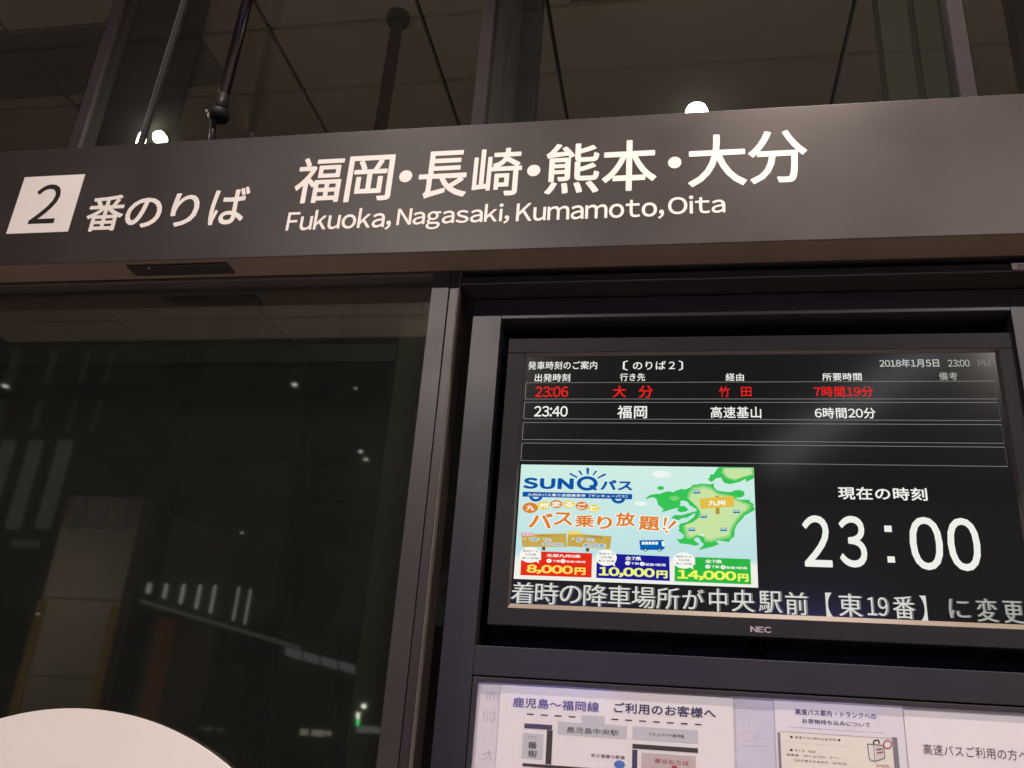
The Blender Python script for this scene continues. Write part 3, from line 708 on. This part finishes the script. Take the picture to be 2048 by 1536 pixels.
# two small boards
BRD = emis('advert_board', rgb(200, 168, 78)); PK = emis('advert_pink', rgb(225, 165, 185)); LB = emis('advert_light_blue', rgb(40, 140, 195)); BR = emis('advert_brown', rgb(110, 70, 50)); TB = emis('advert_text_brown', rgb(120, 85, 30))
sheet('advert_board', [PB(185, 150), PB(905, 135), PB(910, 350), PB(195, 350)], Y2, BRD, scr)
sheet('advert_board', [PB(935, 130), PB(1632, 182), PB(1605, 390), PB(915, 340)], Y2, BRD, scr)
for xx, yy in ((540, 380), (1245, 400)): sheet('advert_board', [PB(xx - 28, yy - 30), PB(xx + 28, yy - 28), PB(xx + 26, yy + 28), PB(xx - 24, yy + 26)], Y1 - .0001, BR, scr)
for cx_, cy_, m_ in ((215, 150, PK), (270, 148, PK), (335, 148, PK), (965, 125, YE), (1030, 125, YE), (1100, 128, YE)): ell('advert_board', *PB(cx_, cy_), 6, 3.6, Y3, m_, scr, 14)
ad('さらに', PB(205, 135), PB(365, 165), WT, .02, Y4); ad('さらに', PB(955, 112), PB(1120, 142), WT, .02, Y4)
ad('九州以外でも', PB(440, 155), PB(725, 186), TB, .015); ad('バス以外でも', PB(1190, 168), PB(1480, 215), TB, .015, rot=-.05)
for s_, A_, B_ in (('“下関”でも', (225, 205), (660, 268)), ('乗り放題!', (520, 282), (850, 330)), ('“船”でも', (1005, 200), (1350, 278)), ('乗り放題!', (1185, 295), (1530, 362))):
    ad(s_, PB(A_[0] - 8, A_[1] - 6), PB(B_[0] + 8, B_[1] + 6), WT, .09, Y3); ad(s_, PB(*A_), PB(*B_), LB, .02, Y4)
# price boxes
RDB = emis('advert_red', rgb(228, 45, 25)); NVB = emis('advert_navy', rgb(28, 28, 145)); GNB = emis('advert_price_green', rgb(45, 180, 70))
PY = emis('advert_price_yellow', rgb(252, 222, 95)); PY2 = emis('advert_price_pale', rgb(238, 245, 125)); SH = emis('advert_shadow_text', rgb(110, 100, 120))
def prices(M_, x0_, xa, ya, P, box_, title, tx, price, pr, py, bub, days, bubm):
    sheet('price_box', [P(*q) for q in box_], Y2, M_, scr)
    (tx0, ty0, tx1, ty1), sub = tx
    ad(title, P(tx0, ty0), P(tx1, ty1), WT, .03)
    for (cx_, cy_) in sub[0]:
        ell('price_box', *P(cx_, cy_), 5.2, 4.0, Y3, WT, scr, 16); ad('+', P(cx_ - 18, cy_ - 16), P(cx_ + 18, cy_ + 16), BK if M_ is not RDB else RDB, .01, Y4)
    for s_, a_, b_, c_, d_ in sub[1]: ad(s_, P(a_, b_), P(c_, d_), WT, .02)
    ad(price, P(*pr[0]), P(*pr[1]), py, .045, Y4, space=.98); ad('円', P(*pr[2]), P(*pr[3]), py, .05, Y4)
    u, v, ru, rv = bub
    ell('price_bubble', *P(u, v), ru * q8, rv * q8, Y3, bubm, scr, 30)
    sheet('price_bubble', [P(u + ru * .45, v + rv * .75), P(u + ru * .8, v + rv * .5), P(u + ru * .83, v + rv * 1.12)], Y3 - .00005, bubm, scr)
    for i, s_ in enumerate(('連続する', days, '乗り放題')):
        hw = (125, 90, 130)[i]; yy = v + (-62, -5, 52)[i]
        ad(s_, P(u - hw, yy - 20), P(u + hw, yy + 20), SH if i else emis('advert_rose_text', rgb(170, 90, 110)) if M_ is RDB else SH, .008, Y4)
prices(RDB, 0, 0, 0, PB, [(500, 425), (1320, 455), (1308, 845), (165, 805), (180, 560), (500, 560)], '北部九州5県', ((590, 462, 1135, 530), ([(628, 575), (850, 580)], [('下関', 680, 560, 800, 602), ('船舶3航路', 905, 568, 1215, 612)])),
       '8,000', ((270, 632), (1010, 805), (1040, 680), (1210, 805)), PY, (325, 480, 170, 125), '3日間', WT)
Pm = lambda x, y: PB(x, y)
prices(NVB, 0, 0, 0, PB, [(1700, 465), (2560, 505), (2568, 900), (1385, 850), (1390, 600), (1700, 600)], '全7県', ((1850, 500, 2110, 572), ([(1890, 612), (2125, 625)], [('下関', 1940, 600, 2065, 640), ('船舶4航路', 2175, 610, 2505, 665)])),
       '10,000', ((1425, 668), (2325, 858), (2352, 728), (2530, 860)), PY2, (1545, 525, 170, 130), '3日間', WT)
prices(GNB, 0, 0, 0, PC, [(925, 515), (1812, 548), (1828, 955), (595, 905), (598, 640), (925, 640)], '全7県', ((1085, 550, 1360, 618), ([(1130, 668), (1375, 678)], [('下関', 1185, 650, 1310, 695), ('船舶4航路', 1425, 660, 1765, 715)])),
       '14,000', ((640, 715), (1590, 910), (1610, 780), (1785, 915)), emis('advert_price_lime', rgb(240, 250, 95)), (745, 570, 180, 130), '4日間', WT)

# ------------------------------------------------------------------ paper notices behind the case glass
YP = YC + .0075
PAP = mat('notice_paper', (.86, .85, .87), .7, grain=.02, gscale=6)
PAP2 = mat('notice_paper_lilac', (.66, .65, .80), .7, grain=.05, gscale=10)
INKN = mat('navy_ink', (.045, .035, .13), .6); INKB = mat('black_ink', (.03, .022, .03), .6); INKG = mat('grey_ink', (.22, .21, .24), .6)
GRB = mat('grey_map_block', (.58, .60, .66), .7); INKR = mat('red_ink', (.45, .03, .05), .6); INKP = mat('pale_ink', (.50, .50, .56), .6); BLU = mat('blue_dot_ink', (.05, .18, .55), .6)
def notice(name, uv, y, m_, label, group=None):
    a_ = at(uv[0], uv[1], y); b_ = at(uv[2], uv[3], y)
    zt = a_.z
    e = empty(name, ((a_.x + b_.x) / 2, y, .45)); tag(e, label, 'notice', group)
    box('sheet', a_.x, b_.x, y, y + .0004, .45, zt, m_, e); return e
def nt_(e, s_, tl, br, m_=INKN, off=.01, Y=None, n='print', **k): return text(n, s_, tl, br, Y, m_, e, off=off, **k)
ylow = YP - .001
n0 = notice('paper_notice', (962, 1367, 1001, 1370), YP, mat('thin_paper', (.76, .74, .81), .7, grain=.06, gscale=14), 'narrow pale sheet with faint reversed print at the left edge of the notice case')
nt_(n0, '而', (971, 1384), (998, 1401), INKP, .0, YP - .0003, mirror=True); nt_(n0, 'むけ', (966, 1420), (990, 1445), INKP, 0, YP - .0003, mirror=True); nt_(n0, 'た', (964, 1500), (984, 1520), INKP, 0, YP - .0003, mirror=True)
n1 = notice('paper_notice', (1002, 1369, 1466, 1400), ylow, PAP, 'white notice with a station map headed in bold navy for Fukuoka line passengers')
Yn = ylow - .0004; Yn2 = ylow - .0008
nt_(n1, '鹿児島〜福岡線', (1026, 1394), (1198, 1425), mat('violet_ink', (.10, .075, .30), .6), .022, Yn)
nt_(n1, 'ご利用のお客様へ', (1228, 1404), (1432, 1438), INKN, .026, Yn)
for k in range(13):
    if k in (4, 5): continue
    u = 1054 + k * 27.8 + (2 if k > 4 else 0); v = 1428.5 + k * 1.72
    rect('map_dash', (u, v - 1.8), (u + 13.5, v + 1.8), Yn, INKB if k % 4 else INKN, n1)
A_ = at(1053, 1428, Yn2); 
rect('map_block', (1163, 1430), (1209, 1449), Yn, GRB, n1)
def qrect(name, tl, br, m_, Y=Yn):
    return rect(name, tl, br, Y, m_, n1)
qrect('map_block', (1116, 1443), (1254, 1478), GRB); nt_(n1, '鹿児島中央駅', (1134, 1453), (1237, 1472), INKB, .002, Yn2)
qrect('map_block', (1265, 1452.5), (1396, 1487), GRB); nt_(n1, 'アミュプラザ鹿児島', (1298, 1465), (1368, 1476), INKB, .004, Yn2)
qrect('map_road', (1049, 1446.5), (1104, 1460), INKN); qrect('map_road', (1094, 1460), (1102.5, 1529), INKB); 
qrect('map_block', (1046, 1466), (1085, 1519), GRB)
for ch, v in (('一', 1473), ('番', 1483), ('街', 1500)): nt_(n1, ch, (1056, v), (1074, v + (1.8 if ch == '一' else 15)), INKB, .01, Yn2)
qrect('map_road', (1045, 1526), (1240, 1547), INKB); qrect('map_road', (1265, 1487.5), (1396, 1506), INKB); qrect('map_road', (1264.5, 1499), (1274, 1570), INKN)
qrect('map_block', (1283, 1505), (1392, 1570), mat('rose_map_block', (.58, .50, .50), .7)); nt_(n1, '東⑬おりば', (1309, 1517), (1378, 1531), INKR, .006, Yn2)
nt_(n1, '若き薩摩の群像', (1182, 1507), (1250, 1519), INKB, .004, Yn); ell('map_dot', 1239, 1529, 11, 8, Yn2, BLU, n1); ell('map_dot', 1349, 1536, 6, 5, Yn - .0006, INKR, n1)
n2 = notice('paper_notice', (1470, 1391, 1545, 1397), YP, PAP2, 'lilac sheet with faint white characters between two white notices')
nt_(n2, '世', (1474, 1443), (1513, 1492), mat('white_print', (.72, .70, .80), .6), .02, YP - .0003); nt_(n2, 'さ', (1517, 1468), (1539, 1492), MATS['white_print'], .01, YP - .0003)
n3 = notice('paper_notice', (1548, 1397, 1804, 1412), ylow, mat('paper_cool', (.80, .79, .86), .7, grain=.03, gscale=10), 'baggage rules notice with a yellow box and a suitcase drawing')
nt_(n3, '高速バス車内・トランクへの', (1590, 1417), (1753, 1439), INKN, .018, Yn); nt_(n3, 'お荷物持ち込みについて', (1604, 1437), (1741, 1455), INKN, .018, Yn)
nt_(n3, 'Carrying baggage into the express bus / trunk.', (1580, 1453), (1768, 1467), INKB, 0, Yn)
b1 = rect('yellow_box', (1561, 1464), (1794, 1600), Yn, mat('pale_yellow_print', (.86, .85, .76), .7), n3)
for tl_, br_ in (((1560, 1463), (1795, 1477.5)), ((1560, 1465), (1561, 1600)), ((1794, 1475), (1795, 1600))): rect('box_line', tl_, br_, Yn2, INKG, n3)
nt_(n3, '● 高速バスに持ち込める物 ●', (1580, 1471), (1681, 1483), INKB, .0, Yn2); nt_(n3, 'Items that cannot be brought into the express bus', (1573, 1483), (1707, 1494), INKP, -.006, Yn2)
nt_(n3, '■ サイズ　Size', (1580, 1497), (1631, 1506), INKB, .0, Yn2); nt_(n3, '総重量　30ｋｇ以内　かつ、', (1573, 1507), (1679, 1519), INKB, .006, Yn2)
nt_(n3, '3辺の長さの合計が　2m以内', (1588, 1518), (1693, 1530), INKB, .002, Yn2); nt_(n3, 'Luggage is within 30kg in weight and within', (1574, 1528), (1706, 1537), INKP, -.006, Yn2)
nt_(n3, '2m以内', (1752, 1527), (1779, 1536), INKR, .006, Yn2)
# suitcase drawing: outline strokes
PKI = mat('pink_ink', (.50, .10, .22), .6)
def stroke(pts, m_, w_=.0009):
    for (a_, b_) in zip(pts[:-1], pts[1:]):
        A = at(*a_, Yn2); B = at(*b_, Yn2); d_ = Vector((B.x - A.x, 0, B.z - A.z)); d_.normalize(); nx, nz = -d_.z * w_, d_.x * w_
        sheet_xz('drawing_line', [(A.x - nx, A.z - nz), (B.x - nx, B.z - nz), (B.x + nx, B.z + nz), (A.x + nx, A.z + nz)], Yn2, m_, n3)
stroke([(1735, 1488), (1739, 1519), (1750, 1523), (1770, 1516), (1767, 1491), (1747, 1489), (1735, 1488)], INKG)
stroke([(1747, 1489), (1750, 1523)], INKG, .0006); stroke([(1747, 1488), (1748, 1481), (1757, 1480), (1759, 1488)], INKB, .0012)
for k in range(4): stroke([(1752 + k * 4, 1492), (1754 + k * 4, 1519 - k)], INKP, .0005)
stroke([(1752, 1499), (1765, 1498)], PKI, .0012); stroke([(1754, 1506), (1766, 1504)], PKI, .0012)
P_ = []
for k in range(17): P_.append((1775 + 8 * math.cos(k * math.pi / 8), 1489 + 8 * math.sin(k * math.pi / 8)))
stroke(P_, PKI, .0012)
n4 = notice('paper_notice', (1807, 1420, 2070, 1434), ylow - .0005, PAP, 'plain white notice with one dark line of text for express bus users at lower right')
nt_(n4, '高速バスご利用の方へ', (1845, 1487), (2058, 1523), mat('brown_ink', (.07, .05, .055), .6), .002, ylow - .0009)

# ------------------------------------------------------------------ lamps of the canopy
LENS = emis('downlight_lens', (1, .86, .70), 9)
TRIM = mat('lamp_trim', (.5, .48, .45), .4)
def downlight(x, y, power, label, col=(1, .83, .71), size=.06, beam=180):
    d_ = empty('downlight', (x, y, ZC)); tag(d_, label, 'lamp', 'round downlights in the canopy ceiling')
    z = ZC - .0005
    tube('trim', (x, y, z), (x, y, z - .012), .085, .08, TRIM, d_, rings=[(0, .085), (.6, .085), (1, .07)])
    tube('lens', (x, y, z - .0125), (x, y, z - .014), .03, .03, LENS, d_)
    l_ = bpy.data.lights.new('downlight_glow', 'AREA'); l_.shape = 'DISK'; l_.size = size; l_.energy = power; l_.color = col; l_.spread = math.radians(beam)
    o = bpy.data.objects.new('downlight_glow', l_); C.objects.link(o); o.parent = d_; o.location = (0, 0, -.02)
NEU = (1, .89, .82)
downlight(.45, 1.10, 33, 'canopy downlight right of the camera, nearest the sign beam', beam=105)
downlight(-1.05, 1.12, 12, 'canopy downlight nearest the sign beam on the left', beam=105)
downlight(2.4, 1.10, 20, 'canopy downlight nearest the sign beam far right', beam=105)
downlight(-1.5, -1.7, 125, 'canopy downlight near the canopy edge, left of the three', NEU)
downlight(2.25, -1.7, 105, 'canopy downlight near the canopy edge, middle of the three', NEU)
downlight(4.2, -1.7, 80, 'canopy downlight near the canopy edge, right of the three', NEU)

# ------------------------------------------------------------------ the street behind the camera, mirrored in the door glass
def vbox(name, u0, v0, u1, v1, Yv, depth, m_, parent=None, bevel=0.0):
    a_ = vat((u0 + u1) / 2, v0, Yv); b_ = vat((u0 + u1) / 2, v1, Yv); vm = (v0 + v1) / 2
    return box(name, vat(u0, vm, Yv).x, vat(u1, vm, Yv).x, a_.y - depth, a_.y, b_.z, a_.z, m_, parent, bevel)
CONC = mat('tower_cladding', (.10, .12, .10), .6, grain=.15, gscale=1)
STONE = mat('stone_cladding', (.36, .31, .27), .6, grain=.12, gscale=1.5)
WIN = emis('lit_window_grey', (.62, .66, .62), .09); WIN2 = emis('lit_window_dim', (.5, .5, .46), .09); WARM = emis('lit_window_warm', (1, .9, .7), .45)
ORG = emis('orange_strip_light', (1, .50, .10), .09); RDS = emis('red_banner_light', (.9, .28, .11), .065); WSL = emis('white_slit_light', (1, 1, .95), .5)
tw = empty('tower_building', vat(60, 1200, 16)); tw.location.z = 0; tag(tw, 'dark tower block across the street with pale vertical window strips', 'building')
a_ = vat(-260, 640, 16.0); b_ = vat(262, 1060, 16.0)
box('wall', a_.x, b_.x, a_.y - 6, a_.y - .1, 0, a_.z + 2, CONC, tw)
for u0, u1, ut in ((-22, 2, 0), (34, 58, 0), (93, 119, 0)):
    vbox('window', u0, 880, u1, 1057, 16.0, .08, WIN, tw)
vbox('window', 22, 1080, 76, 1093, 16.0, .08, WIN2, tw)
for u0, u1 in ((-22, 2), (60, 76), (130, 142), (180, 190)): vbox('window', u0 + 22, 700, u1 + 14, 860, 16.0, .08, emis('lit_window_faint', (.38, .5, .36), .05), tw)
pb = empty('stone_building', vat(170, 1300, 12)); pb.location.z = 0; tag(pb, 'stone clad building corner across the street with orange light strips', 'building')
a_ = vat(137, 992, 12.0); b_ = vat(288, 992, 12.0); z1 = a_.z
zz = [vat(200, v, 12.0).z for v in (992, 1052, 1201, 1360)] + [0]
for i in range(4): box('stone_panel', a_.x, b_.x, a_.y - 3, a_.y - .02, zz[i + 1] + .02, zz[i], STONE, pb)
box('core_wall', a_.x + .03, b_.x - .03, a_.y - 2.9, a_.y - .08, 0, z1 - .05, CONC, pb)
for u0, u1 in ((146, 161), (196, 208), (240, 250)): vbox('window', u0, 998, u1, 1058, 11.98, .03, WIN2, pb)
for u0, u1 in ((0, .06), (1, 0)):
    pass
xa = a_.x; xb = b_.x
box('light_strip', xa - .02, xa + .09, a_.y - .02, a_.y + .03, 0, zz[2] - .05, ORG, pb)
box('light_strip', xb - .09, xb + .02, a_.y - .02, a_.y + .03, 0, zz[2] - .05, ORG, pb)
ban = vbox('banner', 296, 1235, 330, 1445, 11.5, .03, RDS); tag(ban, 'tall dim red lit banner beside the stone building across the street', 'banner')
lo = empty('low_building', vat(420, 1300, 18)); lo.location.z = 0; tag(lo, 'low dark olive building across the street with tall dark windows', 'building')
a_ = vat(285, 1130, 18); b_ = vat(540, 1130, 18)
box('wall', a_.x, b_.x, a_.y - 5, a_.y - .05, 0, vat(400, 1080, 18).z, mat('olive_wall_paint', (.10, .10, .07), .7, grain=.2, gscale=1), lo)
for u in (385, 440, 475, 515): vbox('dark_window', u - 12, 1245 + (u - 385) * .15, u + 14, 1330, 18, .03, COLB, lo)
text_xz('building_sign', 'ソラリア西鉄', 0, 1, 0, 1, 0, WIN2, lo) if False else None
A = vat(318, 1445, 17.5); B = vat(448, 1466, 17.5)
sg = text_xz('building_sign', 'ソラリア西鉄', A.x, B.x, B.z, A.z, A.y, emis('dim_sign_light', (.6, .62, .56), .35), lo, off=.01, mirror=True)
fb = empty('footbridge', vat(600, 1320, 10.5)); fb.location.z = 0; tag(fb, 'lit footbridge with square railing panels across the street', 'bridge')
def vq(name, px, Yv, depth, m_, parent):
    P_ = [vat(u, v, Yv) for u, v in px]; return quadbox(name, [(p_.x, p_.z) for p_ in P_], P_[0].y - depth, P_[0].y, m_, parent)
for u, v0, v1, wd in ((296, 1166, 1186, 7), (329, 1167, 1196, 5), (363, 1168, 1207, 5), (395, 1169, 1217, 4.5), (424, 1170, 1226, 4), (471, 1173, 1241, 2.5), (494, 1178, 1248, 2.5)):
    vbox('light_slit', u - wd / 2, v0, u + wd / 2, v1, 10.4, .03, WSL, fb)
vq('deck', [(280, 1198), (570, 1283), (570, 1290), (280, 1205)], 10.5, .5, emis('bridge_edge_light', (.6, .62, .6), .15), fb)  # deck is no lamp: its lit look is put in as emission
for k in range(4):
    u0 = 570 + k * 36; u1 = u0 + 30; v0 = 1293 + k * 9.5
    vq('railing_panel', [(u0, v0), (u1, v0 + 9), (u1, v0 + 27), (u0, v0 + 17)], 10.5, .04, emis('railing_glow', (.75, .8, .82), .2), fb)  # railing brightness put in as emission
vq('pier', [(672, 1345), (690, 1350), (690, 1540), (672, 1540)], 10.45, .4, COLB, fb)
for k, (u0, v0, u1, v1, m_, nm, lb, ct) in enumerate(((706, 1438, 715, 1452, emis('green_sign_light', (.05, 1, .25), 3), 'signal_light', 'small green signal light across the street', 'traffic light'),
        (706, 1425, 716, 1437, emis('white_sign_light', (1, 1, .9), 4), 'lit_sign', 'small white lit sign above the green signal', 'sign'),
        (723, 1408, 729, 1416, emis('tiny_lamp_light', (1, .95, .8), 4), 'street_lamp', 'tiny distant street lamp at the right edge of the door glass', 'lamp'),
        (686, 1442, 696, 1484, emis('blue_sign_light', (.2, .3, 1), .4), 'lit_sign', 'narrow blue lit sign beside the footbridge pier', 'sign'),
        (680, 1485, 692, 1508, emis('pale_sign_light', (.8, .9, 1), .4), 'lit_sign', 'pale lit sign under the blue one', 'sign'),
        (600, 1458, 613, 1470, WARM, 'lit_window', 'small warm lit window, left of three under the footbridge', 'window'),
        (623, 1460, 645, 1472, WARM, 'lit_window', 'wide warm lit window, middle of three under the footbridge', 'window'),
        (650, 1462, 659, 1471, WARM, 'lit_window', 'small warm lit window, right of three under the footbridge', 'window'),
        (702, 1452, 757, 1465, emis('fence_glow', (.8, .8, .7), .3), 'lit_fence', 'pale lit fence at the lower right of the door glass', 'fence'))):  # fence is no lamp: its brightness is put in as emission
    tag(vbox(nm, u0, v0, u1, v1, 15.5, .08, m_), lb, ct)
# dark street frame with small lamps, mirrored as a black grid
fr = empty('station_frame', vat(400, 900, 11)); fr.location.z = 0; tag(fr, 'black steel frame of the station roof across the road', 'frame')
for u0, v0, u1, v1 in ((-300, 766, 655, 790), (170, 905, 750, 920), (340, 997, 752, 1004)): vbox('beam', u0, v0, u1, v1, 11, .2, COLB, fr)
for u, wd in ((352, 26), (602, 26)):
    a_ = vat(u - wd / 2, 790, 11); b_ = vat(u + wd / 2, 790, 11); box('post', a_.x, b_.x, a_.y - .45, a_.y - .25, -.13, vat(400, 690, 11).z, COLB, fr)
nb = empty('far_building', vat(500, 1000, 26)); nb.location.z = 0; tag(nb, 'huge unlit building far across the road', 'building')
a_ = vat(-700, 560, 26); b_ = vat(1000, 560, 26); box('wall', a_.x, b_.x, a_.y - 4, a_.y, 0, 22, mat('far_wall_paint', (.30, .24, .23), .7, grain=.2, gscale=.6), nb)
for i, (u, v, s_) in enumerate(((589, 768, 7), (11, 771, 8), (721, 902, 5), (732, 918, 5), (484, 1065, 3), (711, 776, 3), (76, 1227, 3))):
    c_ = vat(u, v, 10.6); r_ = s_ / FOC * 10.6
    o = tube('frame_lamp', (c_.x, c_.y, c_.z), (c_.x, c_.y, c_.z - r_ * .5), r_, r_ * .8, emis('frame_lamp_light', (1, .95, .88), 1.8), None, seg=14)
    tag(o, ['small round lamp on the upper beam of the station frame', 'small round lamp at the far left of the upper beam', 'small lamp under the lower beam, upper of the pair', 'small lamp under the lower beam, lower of the pair',
            'tiny lamp above the low building roof', 'tiny dim lamp right of the upper beam', 'tiny yellowish lamp beside the stone building'][i], 'lamp')
# added street lamp, itself unseen, to light the far facades
sl = empty('street_lamp', (-9.8, -5.6, -.13)); tag(sl, 'short street lamp standing at the kerb behind the camera', 'street lamp')
tube('pole', (-9.8, -5.6, -.13), (-9.8, -5.6, 4), .07, .05, COLB, sl); tube('head', (-9.8, -5.65, 4.0), (-9.8, -6.2, 4.05), .06, .08, COLB, sl)
l_ = bpy.data.lights.new('street_glow', 'AREA'); l_.shape = 'DISK'; l_.size = .3; l_.energy = 17; l_.color = (1, .85, .68); l_.spread = math.radians(150)
o = bpy.data.objects.new('street_glow', l_); C.objects.link(o); o.parent = sl; o.location = (0, -.6, 3.95)
o.rotation_euler = Vector((1.8, -2.0, -2.2)).to_track_quat('-Z', 'Y').to_euler()
# unseen light boxes and tube, added for the sheen on cabinet and screen
for i, (u, v, w_, h_) in enumerate(((1640, 1325, .75, .45), (1120, 1315, .8, .45))):
    d_ = at(u, v, YC); r_ = (d_ - Vector((0, 0, CAMZ))); k_ = (2 * YC + 2.6) / YC
    x = r_.x * k_; z = CAMZ + r_.z * k_
    lb_ = empty('light_box', (x, -2.6, z - h_ / 2)); tag(lb_, ['blue light box sign hanging behind the camera, right', 'blue light box sign hanging behind the camera, left'][i], 'sign', None)
    box('casing', x - w_ / 2 - .03, x + w_ / 2 + .03, -2.75, -2.605, z - h_ / 2 - .03, z + h_ / 2 + .03, RUBBER, lb_)
    box('face', x - w_ / 2, x + w_ / 2, -2.604, -2.60, z - h_ / 2, z + h_ / 2, emis('blue_box_light', (.26, .24, 1), 6), lb_)
    tube('hanger', (x, -2.68, z + h_ / 2 + .03), (x, -2.68, ZC + .1), .015, .015, RUBBER, lb_)
P0 = Vector((0, 0, CAMZ))
def mir(u, v, yr, Yp=YS):
    r_ = at(u, v, Yp) - P0; k_ = (2 * Yp - yr) / Yp; return Vector((r_.x * k_, yr, CAMZ + r_.z * k_))
A = mir(1860, 700, -1.6); B = mir(1540, 925, -1.6)
tl_ = empty('tube_light', (A + B) / 2); tag(tl_, 'slanting long tube light under the canopy behind the camera', 'lamp')  # added tube, set where its mirror image streaks the screen
tube('tube', A, B, .085, .085, emis('tube_glow', (.95, .95, 1), 1.8), tl_)
for P_ in (A, B): tube('bracket', P_, (P_.x, P_.y, ZC - .001), .012, .012, RUBBER, tl_)
